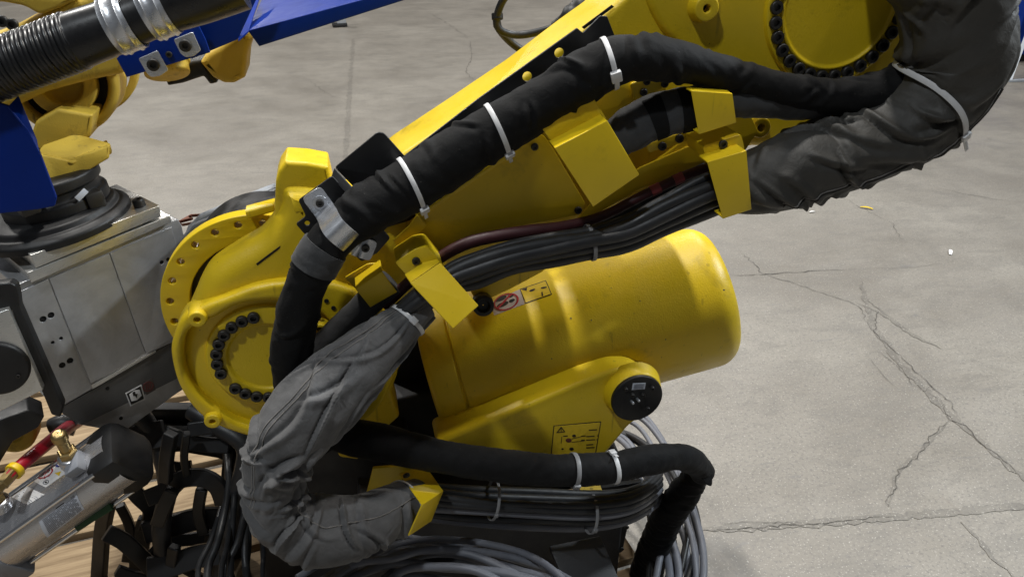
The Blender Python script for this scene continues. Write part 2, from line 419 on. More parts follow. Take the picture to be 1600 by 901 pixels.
M['blueink'] = flatmat('blue_ink', (.012, .03, .25)); M['cyanink'] = flatmat('light_blue_ink', (.02, .12, .42)); M['gink'] = flatmat('grey_ink', (.16, .17, .20)); M['fadered'] = flatmat('faded_red_ink', (.14, .035, .03)); M['fadelabel'] = flatmat('dirty_label', (.09, .075, .065))

# wood
m, nt, p = newmat('pallet_wood'); v = coord(nt); oi = nt.nodes.new('ShaderNodeObjectInfo')
off = nd(nt, 'ShaderNodeVectorMath', operation='ADD'); nt.links.new(v, off.inputs[0])
cmb = nd(nt, 'ShaderNodeCombineXYZ'); mul = nd(nt, 'ShaderNodeMath', operation='MULTIPLY', i_1=37.0); nt.links.new(oi.outputs['Random'], mul.inputs[0])
nt.links.new(mul.outputs[0], cmb.inputs[0]); nt.links.new(cmb.outputs[0], off.inputs[1])
sv = stretch(nt, off.outputs[0], (1.2, 16, 16)); g = noise_n(nt, 5, 7, .62, sv, .15)
c = mixc(nt, ramp(nt, g, [(.32, 0.0), (.68, 1.0)]), (.17, .11, .055), (.36, .26, .15))
c = mixc(nt, ramp(nt, noise_n(nt, 3, 5, .6, off.outputs[0]), [(.5, 0.0), (.8, .5)]), c, (.22, .14, .07))
kn = nd(nt, 'ShaderNodeTexVoronoi', i_Scale=4.5); nt.links.new(stretch(nt, off.outputs[0], (1, 2, 1)), kn.inputs['Vector'])
c = mixc(nt, ramp(nt, kn.outputs['Distance'], [(.03, .9), (.09, 0.0)]), c, (.10, .05, .02))
nt.links.new(c, p.inputs['Base Color']); p.inputs['Roughness'].default_value = .8; bump(nt, p, g, .35, .002); M['wood'] = m

# concrete
def concrete(name, tint=1.0, strip_=False):
    m, nt, p = newmat(name); v = pos(nt)
    base = mixc(nt, ramp(nt, noise_n(nt, 1.3, 5, .62, v, .6), [(.32, 0.0), (.68, 1.0)]), (.165 * tint, .149 * tint, .127 * tint), (.245 * tint, .226 * tint, .196 * tint))
    base = mixc(nt, ramp(nt, noise_n(nt, 5, 6, .72, stretch(nt, v, (1, 2.2, 1), (0, 0, .25)), .8), [(.46, 0.0), (.68, .6)]), base, (.145 * tint, .135 * tint, .12 * tint))
    base = mixc(nt, ramp(nt, noise_n(nt, 95, 4, .75, v), [(.38, .75), (.48, 0.0)]), base, (.13 * tint, .12 * tint, .11 * tint))
    base = mixc(nt, ramp(nt, noise_n(nt, 170, 2, .6, v), [(.61, 0.0), (.69, .6)]), base, (.46, .435, .39))
    base = mixc(nt, ramp(nt, noise_n(nt, 7, 6, .8, stretch(nt, v, (.6, 3.5, 1), (0, 0, .9)), .5), [(.61, 0.0), (.69, .6)]), base, (.14, .135, .13))
    base = mixc(nt, ramp(nt, noise_n(nt, 6, 6, .8, stretch(nt, v, (3.2, .5, 1), (0, 0, -.3)), .5), [(.62, 0.0), (.70, .45)]), base, (.18, .155, .13))
    nt.links.new(base, p.inputs['Base Color']); p.inputs['Roughness'].default_value = .55
    nt.links.new(ramp(nt, noise_n(nt, 3, 4, .65, v), [(.3, .34), (.7, .62)]), p.inputs['Roughness'])
    b = bump(nt, p, noise_n(nt, 150, 3, .65, v), .14, .0018); bump(nt, p, noise_n(nt, 12, 4, .6, v), .08, .006, b)
    return m
M['concrete'] = concrete('worn_concrete'); M['mortar'] = concrete('patched_concrete', .80); M['crack'] = flatmat('crack_shadow_dirt', (.085, .078, .068), .9)
M['dusty'] = flatmat('pale_dust', (.5, .48, .44), .9)
# ------------------------------------------------------------------ the floor
rng = random.Random(4)
floor = mesh('floor', [(-40, -20, 0), (40, -20, 0), (40, 60, 0), (-40, 60, 0)], [(0, 1, 2, 3)], M['concrete']); floor['kind'] = 'structure'
def jag(pts, n, amp, seed):
    r = random.Random(seed); P = [aZ(x, y, 0) for x, y in pts]; out = []
    for a, b in zip(P, P[1:]):
        k = max(2, int((b - a).length / n)); d = (b - a).normalized(); s = V((-d.y, d.x, 0))
        for i in range(k): out.append(a.lerp(b, i / k) + s * r.uniform(-amp, amp))
    out.append(P[-1]); return out
def band(name, pts, w0, z, mat, seed, n=.02, amp=.006, var=.5):     # a crack or a patched joint, lying on the slab
    r = random.Random(seed); P = jag(pts, n, amp, seed); vs_, fs = [], []
    for i, p in enumerate(P):
        t = (P[min(i + 1, len(P) - 1)] - P[max(i - 1, 0)]).normalized(); s = V((-t.y, t.x, 0))
        e = min(1, i / 6 + .1, (len(P) - 1 - i) / 6 + .1); a = w0 * (.5 if name != 'crack' else .36) * e
        q = p.copy(); q.z = z
        vs_ += [q - s * a * r.uniform(1 - var, 1 + var), q + s * a * r.uniform(1 - var, 1 + var)]
    for i in range(len(P) - 1): fs.append((2 * i, 2 * i + 1, 2 * i + 3, 2 * i + 2))
    return mesh(name, vs_, fs, mat, floor)
Z1, Z2 = .0015, .003
band('patched_joint', [(1085, 827), (1200, 822), (1330, 812), (1450, 803), (1600, 790), (1700, 782)], .026, Z1, M['mortar'], 1, .016, .003, .35)
band('patched_joint', [(1345, 440), (1362, 505), (1400, 560), (1440, 605), (1480, 645), (1530, 690), (1600, 748), (1700, 830)], .022, Z1, M['mortar'], 2, .02, .006, .6)
band('patched_joint', [(1357, 470), (1420, 520), (1470, 545)], .02, Z1, M['mortar'], 3, .02, .006, .6)
band('patched_joint', [(1388, 790), (1400, 740), (1440, 700), (1480, 662)], .012, Z1, M['mortar'], 9, .02, .004, .6)
band('patched_joint', [(1500, 815), (1545, 862), (1590, 910)], .018, Z1, M['mortar'], 5, .02, .006, .6)
band('patched_joint', [(552, 60), (546, 150), (540, 250), (534, 330)], .03, Z1, M['mortar'], 8, .03, .004, .5)
band('crack', [(1110, 829), (1200, 823), (1310, 815), (1400, 806)], .0028, Z2, M['crack'], 11, .012, .004, .8)
band('crack', [(1110, 817), (1195, 816), (1260, 817)], .002, Z2, M['crack'], 12, .012, .004, .8)
band('crack', [(1125, 431), (1190, 429), (1250, 425), (1340, 421)], .004, Z2, M['crack'], 13, .02, .006, .8)
band('crack', [(1340, 421), (1430, 418), (1500, 408)], .002, Z2, M['crack'], 14, .03, .008, .8)
band('crack', [(1155, 392), (1175, 410), (1190, 427), (1230, 440), (1310, 466), (1340, 478), (1357, 506)], .003, Z2, M['crack'], 15, .02, .008, .8)
band('crack', [(1330, 470), (1372, 488), (1365, 520), (1398, 548), (1440, 590), (1485, 628), (1500, 660)], .0035, Z2, M['crack'], 16, .016, .006, .8)
band('crack', [(1352, 552), (1378, 585), (1410, 615)], .002, Z2, M['crack'], 17, .02, .002, .5)
band('crack', [(1352, 552), (1372, 549), (1400, 570), (1425, 600), (1444, 612), (1460, 602)], .002, Z2, M['crack'], 18, .014, .006, .8)
band('crack', [(1444, 612), (1470, 625), (1483, 655), (1510, 665), (1535, 695), (1570, 720), (1600, 752)], .003, Z2, M['crack'], 19, .015, .006, .8)
band('crack', [(1483, 655), (1455, 680), (1435, 712), (1405, 735), (1400, 762), (1386, 785), (1395, 802)], .003, Z2, M['crack'], 20, .014, .006, .8)
band('crack', [(1306, 302), (1340, 322), (1360, 332), (1395, 350), (1405, 370), (1420, 382)], .002, Z2, M['crack'], 21, .02, .006, .8)
band('crack', [(1165, 468), (1178, 482)], .002, Z2, M['crack'], 22, .02, .002)
band('crack', [(735, 62), (737, 92), (728, 112), (740, 126)], .004, Z2, M['crack'], 23, .03, .01, .8)
band('crack', [(670, 20), (700, 38), (735, 62)], .004, Z2, M['crack'], 24, .05, .015, .7)
band('crack', [(480, 125), (520, 152), (560, 160)], .003, Z2, M['crack'], 25, .04, .012, .8)
band('crack', [(1450, 290), (1520, 306), (1600, 318)], .004, Z2, M['crack'], 26, .04, .01, .8)
# litter on the floor
def chip(name, px, size, mat, label, rot=0, bend=.3):
    p = aZ(*px, .004); n = 8; vs_, fs = [], []
    for i in range(n + 1):
        t = i / n - .5; c = p + V((math.cos(rot), math.sin(rot), 0)) * t * size[0]; s = V((-math.sin(rot), math.cos(rot), 0)) * size[1] * .5 * (1 - abs(t) * .6)
        z = V((0, 0, bend * size[0] * (.25 - t * t)))
        vs_ += [c - s + z, c + s + z, c + s + z + V((0, 0, .002)), c - s + z + V((0, 0, .002))]
    for i in range(n):
        for q in range(4): fs.append((i * 4 + q, i * 4 + (q + 1) % 4, i * 4 + 4 + (q + 1) % 4, i * 4 + 4 + q))
    fs += [(3, 2, 1, 0), (n * 4, n * 4 + 1, n * 4 + 2, n * 4 + 3)]
    return tag(mesh(name, vs_, fs, mat), label, 'litter')
chip('plastic_scrap', (1485, 394), (.055, .016), M['paper'], 'small white scrap of plastic on the bare concrete', .9)
chip('plastic_scrap', (1354, 325), (.06, .014), M['ylabel'], 'thin pale yellow scrap lying along a floor crack', -.7)
chip('plastic_scrap', (1269, 331), (.03, .010), M['paper'], 'tiny white fleck on the floor under the leather sleeve', .1)
# a caster foot, far off at the top
p0 = aZ(531, 42, .0); t = thing('machine_foot', p0, 'dark machine foot on the far floor under the blue beam', 'machine foot')
box('foot_pad', p0 + V((0, 0, .02)), (0, 0, 1), (1, .1, 0), (.16, .10, .04), M['plastic'], t, .008); box('foot_post', p0 + V((.02, 0, .14)), (0, 0, 1), (1, .1, 0), (.10, .08, .20), M['steelbar'], t, .006)
# blue cabinet and its stand at the right edge
p0 = aZ(1600, 100, 0); t = thing('blue_cabinet', p0, 'blue cabinet at the far right edge behind the leather sleeve', 'cabinet')
box('cabinet_body', p0 + V((.50, .3, .62)), (0, -1, 0), (1, .1, 0), (1.2, 1.1, .5), M['blue'], t, .01)
box('plinth', p0 + V((.50, .32, .035)), (0, -1, 0), (1, .1, 0), (1.1, .07, .44), M['plastic'], t, .004)
p0 = aZ(1577, 128, 0); q = p0 + V((.42, .35, .75)); t = thing('steel_prop', p0, 'thin grey steel prop leaning towards the blue cabinet', 'prop')
strip('rod', [p0, q], .03, M['steelbar'], t, None, .03); box('foot_bar', p0 + V((.16, -.02, .01)), (0, 0, 1), (1, -.1, 0), (.36, .03, .02), M['steelbar'], t, .003)

# ------------------------------------------------------------------ the pallet
PA = R(8); pd = V((math.cos(PA), math.sin(PA), 0)); pn = V((-math.sin(PA), math.cos(PA), 0))
po = aZ(300, 732, .14)
pal = thing('wooden_pallet', po - V((0, 0, .14)), 'pale wooden pallet carrying the yellow robots', 'pallet')
for i in range(-5, 7):
    wd = .142 + rng.uniform(-.008, .008); off = pn * (.172 * i + .086)
    c = po + off + pd * (-.16 + rng.uniform(-.012, .012)); c.z = .14 - .011 + rng.uniform(-.002, .002)
    box('plank', c, (rng.uniform(-.01, .01), rng.uniform(-.01, .01), 1), pd, (2.25, wd, .022), M['wood'], pal, .002)
for k in (-1, -.33, .33, 1):
    c = po + pd * (-.16 + k * 1.03) + pn * .05; c.z = .058
    box('stringer', c, (0, 0, 1), pn, (2.0, .09, .115), M['wood'], pal, .003)

# ------------------------------------------------------------------ bolts, bosses
_bolt = {}
def bolt_mesh():
    if 'b' in _bolt: return _bolt['b']
    bm = bmesh.new(); n = 18
    prof = rp([(0, 0), (1, 0), (1, .75), (.85, .9), (.55, .9)], 2, .08)
    me = lathe_mesh(prof[1:] if prof[0][0] == 0 else prof, 18, angle=40); bm.free()
    bm = bmesh.new(); bm.from_mesh(me)
    top = [v for v in bm.verts if abs(v.co.z - .9) < 1e-4 and abs(v.co.xy.length - .55) < 1e-3]
    top.sort(key=lambda v: math.atan2(v.co.y, v.co.x)); k = len(top)
    hexr = lambda a: .48 / math.cos(((a + math.pi / 6) % (math.pi / 3)) - math.pi / 6)
    lo, hi = [], []
    for v in top:
        a = math.atan2(v.co.y, v.co.x); r_ = hexr(a)
        hi.append(bm.verts.new((r_ * math.cos(a), r_ * math.sin(a), .9))); lo.append(bm.verts.new((r_ * math.cos(a), r_ * math.sin(a), .35)))
    for i in range(k):
        j = (i + 1) % k; bm.faces.new((top[i], top[j], hi[j], hi[i])); bm.faces.new((hi[i], hi[j], lo[j], lo[i]))
    bm.faces.new(lo); bmesh.ops.recalc_face_normals(bm, faces=bm.faces)
    me2 = bpy.data.meshes.new('bolt'); bm.to_mesh(me2); bm.free(); finish(me2, 30); me2.materials.append(M['bolt']); _bolt['b'] = me2
    return me2
def bolt(p, n, r, parent, h=1.0, name='bolt'):
    o = link(name, bolt_mesh(), None, parent, basis(p, n) @ Matrix.Rotation(rng.uniform(0, 1), 4, 'Z') @ Matrix.Diagonal((r, r, r * h, 1)))
    return o
def bolt_px(x, y, Y, rpx, parent, h=1.0, n=(0, -1, 0), name='bolt'):
    p = aY(x, y, Y); return bolt(p, n, rpx * mp(p), parent, h, name)
def boss(x, y, Y, rpx, hpx, mat, parent, hgt=.02, name='boss'):      # a round boss with a real bore
    p = aY(x, y, Y); k = mp(p); r, h = rpx * k, hpx * k
    o = lathe(name, p, (0, -1, 0), [(r * 1.35, -hgt), (r * 1.04, -.006), (r, 0), (h * 1.15, 0), (h, -.002), (h, -.02), (.0001, -.02)], mat, parent, 36, .003)
    lathe('bore', p + V((0, .0165, 0)), (0, -1, 0), [(h * .97, -.002), (h * .97, 0), (.0001, 0)], M['hole'], o, 20, .0003)
    return o
def hole_px(x, y, fr, rpx, parent, name='bolt_hole', rim=None):
    p = fr.at(x, y); k = mp(p) * rpx
    lathe(name, p + fr.z * .0004, fr.z, [(k * 1.12, -.001), (k * 1.12, .0004), (k, .0003), (.0001, .0002)], rim or M['hole'], parent, 18, .0002)
def hat(name, quad, Yf, Yb, mat, parent, lip=.5, th=.0028, n=None):
    """folded sheet bracket: quad = TL, TR, BR, BL on the front plane, walls go back along the top and bottom edges"""
    fr = FY(Yf) if n is None else Fr(aY(*quad[0], Yf), n)
    A, B, C, D = [fr.at(*q) for q in quad]; b = lambda p: V((p.x, Yb, p.z))
    up = lambda p, d: b(p) + d
    e = (A - D).normalized() * .018
    rows = [(b(A) + e, b(B) + e), (b(A), b(B)), (A, B), (D, C), (b(D), b(C)), (b(D) - e, b(C) - e)]
    if not lip: rows = rows[1:5]
    vs_ = [v for r_ in rows for v in r_]; fs = [(2 * i, 2 * i + 1, 2 * i + 3, 2 * i + 2) for i in range(len(rows) - 1)]
    o = mesh(name, vs_, fs, mat, parent, 35)
    s = o.modifiers.new('thick', 'SOLIDIFY'); s.thickness = th; s.offset = 0
    bv = o.modifiers.new('fold', 'BEVEL'); bv.width = .0045; bv.segments = 4; bv.limit_method = 'ANGLE'; bv.angle_limit = R(40)
    bv.use_clamp_overlap = True
    return o

# ------------------------------------------------------------------ the yellow robot
rob = thing('industrial_robot', (aY(560, 640, 1.3).x, 1.35, .14), 'large yellow industrial robot folded down over its balancer cylinder', 'robot')
# rear flange ring with its bolt holes
cF = aY(411, 474, 1.275); rF = 149 * mp(cF); frF = FY(1.275)
def ring_uv(fr, c, r, n=96): 
    return None
me = flat_mesh([circ((0, 0), rF, 96), circ((0, 0), rF * .72, 72)] + [circ((rF * .905 * math.cos(a), rF * .905 * math.sin(a)), .0062, 14) for a in [R(15 * k + 7) for k in range(24)]], .028, .002)
Mx = frF.M.copy(); Mx.translation = cF; fl = link('flange_ring', finish(me, 40), M['yellow'], rob, Mx)
lathe('gap_filler_drum', cF + V((0, .012, 0)), (0, -1, 0), [(rF * .80, -.19), (rF * .80, -.02), (rF * .78, -.018), (.001, -.018)], M['blackbase'], rob, 72, .003)  # added filler; darkness of the gap behind the ring is put into its colour
slab('flange_tab', FY(1.25), [(383, 331), (428, 319), (430, 331), (386, 343)], .03, M['yellow'], rob, .003)
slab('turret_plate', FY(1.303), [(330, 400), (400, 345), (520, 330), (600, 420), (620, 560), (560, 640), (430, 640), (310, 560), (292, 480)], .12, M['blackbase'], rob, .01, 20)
# lower arm casting
body = slab('lower_arm_casting', FY(1.155), [(274, 560), (281, 520), (296, 482), (322, 430), (366, 398), (408, 372), (436, 332), (446, 300), (500, 300), (560, 300), (640, 300),
     (700, 380), (690, 460), (640, 560), (590, 640), (520, 684), (440, 694), (386, 684), (322, 656), (286, 612)], .085, M['cast'], rob, .034, 0, sm=True, bres=8, angle=60)
rec = [(286, 555), (291, 524), (308, 509), (338, 496), (367, 480), (405, 472), (450, 473), (500, 490), (540, 540), (545, 600), (520, 650), (460, 672), (386, 664), (340, 641), (307, 612), (291, 584)]
slab('housing_rim', FY(1.137), [(267, 555), (273, 520), (287, 494), (318, 478), (350, 466), (405, 447), (470, 440), (540, 450), (600, 490), (620, 560), (590, 640), (520, 686), (440, 692), (386, 683), (322, 657), (283, 611)],
     .05, M['cast'], rob, .010, 0, cuts=[catmull(rec, 6, True)], sm=True, bres=5, angle=60)
frH = FY(1.148); pc = aY(417, 557, 1.148); k = mp(pc)
lathe('hub_disc', pc, (0, -1, 0), [(92 * k, -.016), (90 * k, .001), (60 * k, .0015), (57 * k, -.003), (.001, -.0032)], M['cast'], rob, 72, .004)
for a in [97, 111, 125, 139, 153, 167, 181, 195, 222, 236, 250, 264, 278, 60, 45, 20, 0, -20]:
    q = pc + V((math.cos(R(a)), 0, math.sin(R(a)))) * 74 * k; bolt(q + V((0, -.0005, 0)), (0, -1, 0), 9.2 * k, rob, .95)
boss(308, 500, 1.127, 13.5, 5, M['cast'], rob, .03); boss(332, 659, 1.128, 12.5, 4.5, M['cast'], rob, .03)
boss(500, 520, 1.132, 15, 9, M['cast'], rob, .012)
for x, y in ((510, 470), (521, 481), (497, 492), (466, 415), (455, 421)): hole_px(x, y, FY(1.136), 3.2, rob)
slab('casting_groove', FY(1.1545), [(400, 412), (438, 384), (437, 388), (402, 415)], .002, M['hole'], rob, .0003)
# raised ear behind the black bracket
slab('casting_ear', FY(1.178), [(430, 420), (429, 320), (431, 282), (436, 266), (446, 252), (480, 254), (513, 260), (522, 300), (560, 400), (520, 430)], .075, M['cast'], rob, .007, 3, bres=4)
# upper link and elbow
slab('upper_link', FY(1.175), [(560, 300), (622, 246), (715, 185), (815, 118), (905, 50), (950, 18), (1010, -40), (1180, -130), (1420, -160), (1520, -60), (1450, 110), (1400, 150), (1336, 183), (1260, 205), (1200, 226), (1165, 232), (1110, 262),
     (1000, 310), (905, 345), (800, 390), (700, 440), (600, 440)], .125, M['cast'], rob, .012, 8, bres=5)
for pg in ([(600, 255), (640, 240), (772, 156), (801, 350), (650, 400)], [(786, 148), (820, 127), (850, 330), (815, 345)], [(842, 113), (905, 75), (985, 40), (1035, 255), (1000, 270), (876, 320)]):  # unseen blocks added behind the link, gaps shaped to streak light on the balancer
    lr = slab('link_shade_block', FY(1.37), pg, .225, M['cast'], rob, .004, 2); lr.matrix_basis = Matrix.Translation((0, -.095, 0)) @ lr.matrix_basis; W[lr.name] = lr.matrix_basis.copy()
slab('elbow_pad', FY(1.165), [(1010, -30), (1030, 40), (1085, 95), (1120, 140), (1140, 190), (1175, 228), (1215, 222), (1250, 205), (1330, 184), (1440, 130), (1520, -40), (1300, -150), (1060, -110)], .03, M['cast'], rob, .012, 0, sm=True, bres=5)
pj = aY(1312, 8, 1.160); kj = mp(pj)
lathe('elbow_rim', pj, (0, -1, 0), [(130 * kj, -.02), (123 * kj, .002), (119 * kj, .003), (101 * kj, -.001), (99 * kj, .004), (96 * kj, .005), (92 * kj, .001), (.001, .0)], M['cast'], rob, 96, .004)
for a in range(168, 352, 12):
    q = pj + V((math.cos(R(a)), 0, math.sin(R(a)))) * 110 * kj; bolt(q + V((0, -.0004, 0)), (0, -1, 0), 10.5 * kj, rob, .85)
boss(1105, 14, 1.145, 20, 6, M['cast'], rob, .03); boss(1190, 200, 1.140, 16, 6, M['cast'], rob, .035)
slab('link_slot', FY(1.1745), [(909, 43), (956, 8), (960, 11), (913, 46)], .002, M['hole'], rob, .0004)
# yellow side cover plates along the link
frC = FY(1.132)
slab('side_cover', frC, [(648, 345), (720, 296), (795, 244), (838, 208), (850, 212), (866, 235), (915, 318), (905, 336), (860, 345), (780, 358), (690, 395), (660, 400)], .004, M['yellow'], rob, .001, 4)
slab('cover_edge', FY(1.128), [(650, 338), (795, 240), (838, 206), (840, 210), (797, 245), (653, 343)], .012, M['yellow'], rob, .001)
for x, y in ((835, 229), (903, 328)): bolt_px(x, y, 1.131, 6, rob, .8)
slab('link_cover', FY(1.134), [(900, 345), (930, 310), (1000, 262), (1094, 221), (1103, 253), (1010, 290), (940, 330)], .004, M['yellow'], rob, .001, 5)
slab('link_strap', FY(1.138), [(842, 194), (925, 147), (985, 120), (1030, 108), (1045, 150), (990, 190), (960, 300), (1095, 200), (1170, 175), (1185, 205), (1165, 235), (1100, 262), (930, 320), (868, 236)], .006, M['yellow'], rob, .001, 4)
slab('sleeve_plate', FY(1.062), [(842.6, 194.5), (924, 148), (948, 186), (868, 231)], .06, M['yellow'], rob, .001, 2)
tb = slab('bolt_tab', FY(1.126), [(1009, 226), (1091, 199), (1094, 215), (1014, 239)], .005, M['yellow'], rob, .0012, 4); [bolt_px(x, y, 1.1258, 7, tb, .8) for x, y in ((1034, 228), (1061, 216))]
tb = slab('bolt_tab', FY(1.130), [(985, 131), (1040, 112), (1052, 128), (1000, 158), (990, 156)], .005, M['yellow'], rob, .0012, 4); [bolt_px(x, y, 1.1298, 6, tb, .8) for x, y in ((1010, 127), (1005, 144), (1038, 131))]
slab('bundle_shadow_sheet', FY(1.128), [(930, 345), (1010, 300), (1100, 255), (1122, 262), (1130, 325), (1060, 360), (990, 385), (925, 398), (880, 395), (880, 370)], .004, M['black'], rob, .001, 3)  # black sheet standing for the shadow behind the cable bundle
# folded brackets
br = hat('cable_bracket', [(867, 232), (949, 189), (998.4, 272), (926, 322)], 1.030, 1.062, M['yellow'], rob, 0)
br = hat('cable_bracket', [(1105, 254), (1166, 236), (1174, 326), (1129, 341)], 1.025, 1.055, M['yellow'], rob, 0)
tb = slab('bolt_tab', FY(1.055), [(1098, 228), (1158, 210), (1164, 233), (1104, 252)], .07, M['yellow'], rob, .001, 4); bolt_px(1129, 225, 1.0548, 7, tb, .8)
br = hat('cable_bracket', [(1080, 143), (1144, 147), (1150, 190.5), (1091.6, 209)], 1.045, 1.065, M['yellow'], rob, 0)
br = slab('cable_bracket', Fr(aY(642.5, 441, 1.030), (.05, -.80, .60)), [(641, 442), (688, 410), (748, 477), (708, 513)], .003, M['yellow'], rob, .001, 2); br['label'] = 'brightly lit folded bracket plate over the lower cables'
slab('bracket_fold', Fr(aY(641, 442, 1.031), (-.15, -.30, .93)), [(641, 441), (687, 409), (679, 398), (632, 428)], .003, M['yellow'], rob, .001, 1)
tb = slab('bolt_tab', FY(1.065), [(617, 410), (650, 388), (668, 385), (693, 413), (646, 442)], .05, M['yellow'], rob, .001, 5); bolt_px(650, 407, 1.0648, 6.5, tb, .8)
slab('link_foot', FY(1.124), [(614, 376), (640, 352), (652, 335), (667, 352), (640, 378), (625, 392)], .004, M['yellow'], rob, .001, 3)
br = hat('small_bracket', [(556, 452), (597, 424), (620, 455), (578, 479)], 1.085, 1.125, M['yellow'], rob, 0)
tb = slab('bolt_tab', FY(1.124), [(538, 434), (575, 412), (590, 411), (606, 432), (565, 460)], .004, M['yellow'], rob, .001, 4); bolt_px(570, 430, 1.1238, 5.5, tb, .8)
# balancer cylinder
a0, a1 = aY(720, 568, 1.39), aY(1090, 466, 1.36); ax = (a1 - a0).normalized(); Lb = (a1 - a0).length; rb = 112 * mp((a0 + a1) / 2)
bal = lathe('balancer_cylinder', a0, ax, [(rb * .55, -.062), (rb * .96, -.062), (rb, -.052), (rb, -.0030), (rb * .968, -.0016), (rb * .968, .0016), (rb, .0030), (rb * .99, Lb * .45), (rb * .99, Lb - .02), (rb * .985, Lb + .018), (rb * .86, Lb + .044), (.001, Lb + .050)], M['cast'], rob, 96, .032, 30)
# panel in the barrel wall
bx_, by_ = ax, ax.cross(V((0, -1, 0))).normalized()
by_ = V((0, -1, 0)) - ax * ax.dot(V((0, -1, 0))); by_.normalize(); bz_ = ax.cross(by_)   # by_: to the viewer, bz_: across
if bz_.z < 0: bz_ = -bz_
def on_barrel(s, deg, h=.0): return a0 + ax * s + (by_ * math.cos(R(deg)) + bz_ * math.sin(R(deg))) * (rb * .992 + h)
def barrel_pos(x, y):                                                # pixel -> (s, angle) on the barrel
    r = ray(x, y); o = CAM - a0; d = r - ax * r.dot(ax); oo = o - ax * o.dot(ax)
    A, B, C = d.dot(d), 2 * d.dot(oo), oo.dot(oo) - (rb * .992) ** 2; D = B * B - 4 * A * C
    tt = (-B - math.sqrt(max(D, 0))) / (2 * A); P = CAM + r * tt - a0; return P.dot(ax), math.degrees(math.atan2(P.dot(bz_), P.dot(by_)))
def decal(name, poly, mat, parent, h, fpos, sub=6):                  # sticker that follows a curved wall: poly is a quad in pixels
    A, B, C, D = [V(fpos(*q)) for q in poly]; vs_, fs = [], []
    for i in range(sub + 1):
        for j in range(sub + 1):
            u, v = i / sub, j / sub; q = A.lerp(B, u).lerp(D.lerp(C, u), v); vs_.append(on_barrel(q.x, q.y, h)); vs_.append(on_barrel(q.x, q.y, h - .0004))
    n = sub + 1
    for i in range(sub):
        for j in range(sub):
            a = 2 * (i * n + j); b = 2 * (i * n + j + 1); c = 2 * ((i + 1) * n + j + 1); d = 2 * ((i + 1) * n + j); fs.append((a, b, c, d))
    for j in range(sub):
        for i in (0, sub):
            a, b = 2 * (i * n + j), 2 * (i * n + j + 1); fs.append((a, a + 1, b + 1, b))
            a, b = 2 * (j * n + i), 2 * ((j + 1) * n + i); fs.append((a, a + 1, b + 1, b))
    return mesh(name, vs_, fs, mat, parent, 30)
def decal_fan(name, pts, mat, parent, h):                            # flat print on the barrel, outline in pixels
    c = (sum(p[0] for p in pts) / len(pts), sum(p[1] for p in pts) / len(pts)); vs_ = [on_barrel(*barrel_pos(*c), h)] + [on_barrel(*barrel_pos(*p), h) for p in pts]
    return mesh(name, vs_, [(0, i + 1, (i + 1) % len(pts) + 1) for i in range(len(pts))], mat, parent)
def decal_ring(name, c, ra, rb2, ang, w_, mat, parent, h, n=40):
    vs_, fs = [], []
    for i in range(n):
        a = 2 * math.pi * i / n
        for f in (1, 1 - w_):
            x, y = ra * f * math.cos(a), rb2 * f * math.sin(a); vs_.append(on_barrel(*barrel_pos(c[0] + x * math.cos(ang) - y * math.sin(ang), c[1] + x * math.sin(ang) + y * math.cos(ang)), h))
    for i in range(n): j = (i + 1) % n; fs.append((2 * i, 2 * i + 1, 2 * j + 1, 2 * j))
    return mesh(name, vs_, fs, mat, parent)
def ell(c, ra, rb2, ang, n=18): return [(c[0] + ra * math.cos(2 * math.pi * i / n) * math.cos(ang) - rb2 * math.sin(2 * math.pi * i / n) * math.sin(ang), c[1] + ra * math.cos(2 * math.pi * i / n) * math.sin(ang) + rb2 * math.sin(2 * math.pi * i / n) * math.cos(ang)) for i in range(n)]
lb = decal('no_step_label', [(768, 473), (812, 452), (820, 475), (772, 493)], M['plabel'], bal, .0008, barrel_pos); lb['label'] = 'pale label with two black footprints in a red ring, struck out'
decal_ring('red_ring', (791, 472), 20.5, 12.5, R(-19), .14, M['redink'], lb, .0016)
for c, ra, rb3 in (((782.5, 467), 10, 3.2), ((798, 462.5), 5.5, 2.4), ((785.5, 476), 10, 3.2), ((800, 470), 5, 2.6)): decal_fan('footprint', ell(c, ra, rb3, R(-22)), M['ink'], lb, .0013)
decal_fan('red_bar', [(776, 482.5), (778.5, 484), (800, 461), (797.5, 459.5)], M['redink'], lb, .002)
lb = decal('caution_label', [(812, 452), (853, 438), (862.5, 460), (821, 474.5)], M['ink'], bal, .0008, barrel_pos)
decal('label_face', [(813.5, 453), (852.3, 439.6), (860.8, 459.4), (821.6, 473)], M['ylabel'], lb, .0013, barrel_pos)
decal_fan('warning_triangle', [(815, 453), (824, 450), (823, 455)], M['ink'], lb, .0017); decal_fan('pictogram', ell((832, 454), 5, 1.6, R(-20)), M['ink'], lb, .0017); decal_fan('pictogram', ell((850, 450), 5, 1.3, R(-10)), M['ink'], lb, .0017); decal_fan('pictogram', [(846, 457), (848, 456.5), (849, 463), (846.5, 463)], M['ink'], lb, .0017)
for x, y, r_ in ((892, 497, 1.3), (924, 500, 1.2), (780, 543, 1.8), (1131, 453, 1.4), (1000, 470, .9), (862, 560, 1.0), (955, 450, .8), (1040, 530, .9)): decal_fan('paint_chip', ell((x, y), r_ * 1.2, r_, .5, 7), M['crack'], bal, .0006)
q = aY(755, 477, 1.215); lathe('eye_bolt_plug', q, (-.1, -.9, .3), [(.0195, -.03), (.0195, .004), (.012, .006), (.010, -.004), (.001, -.004)], M['plastic'], rob, 28, .002)
slab('balancer_bracket', FY(1.25), [(735, 455), (790, 425), (860, 410), (850, 425), (800, 452), (765, 468), (748, 480)], .04, M['cast'], rob, .006, 4)
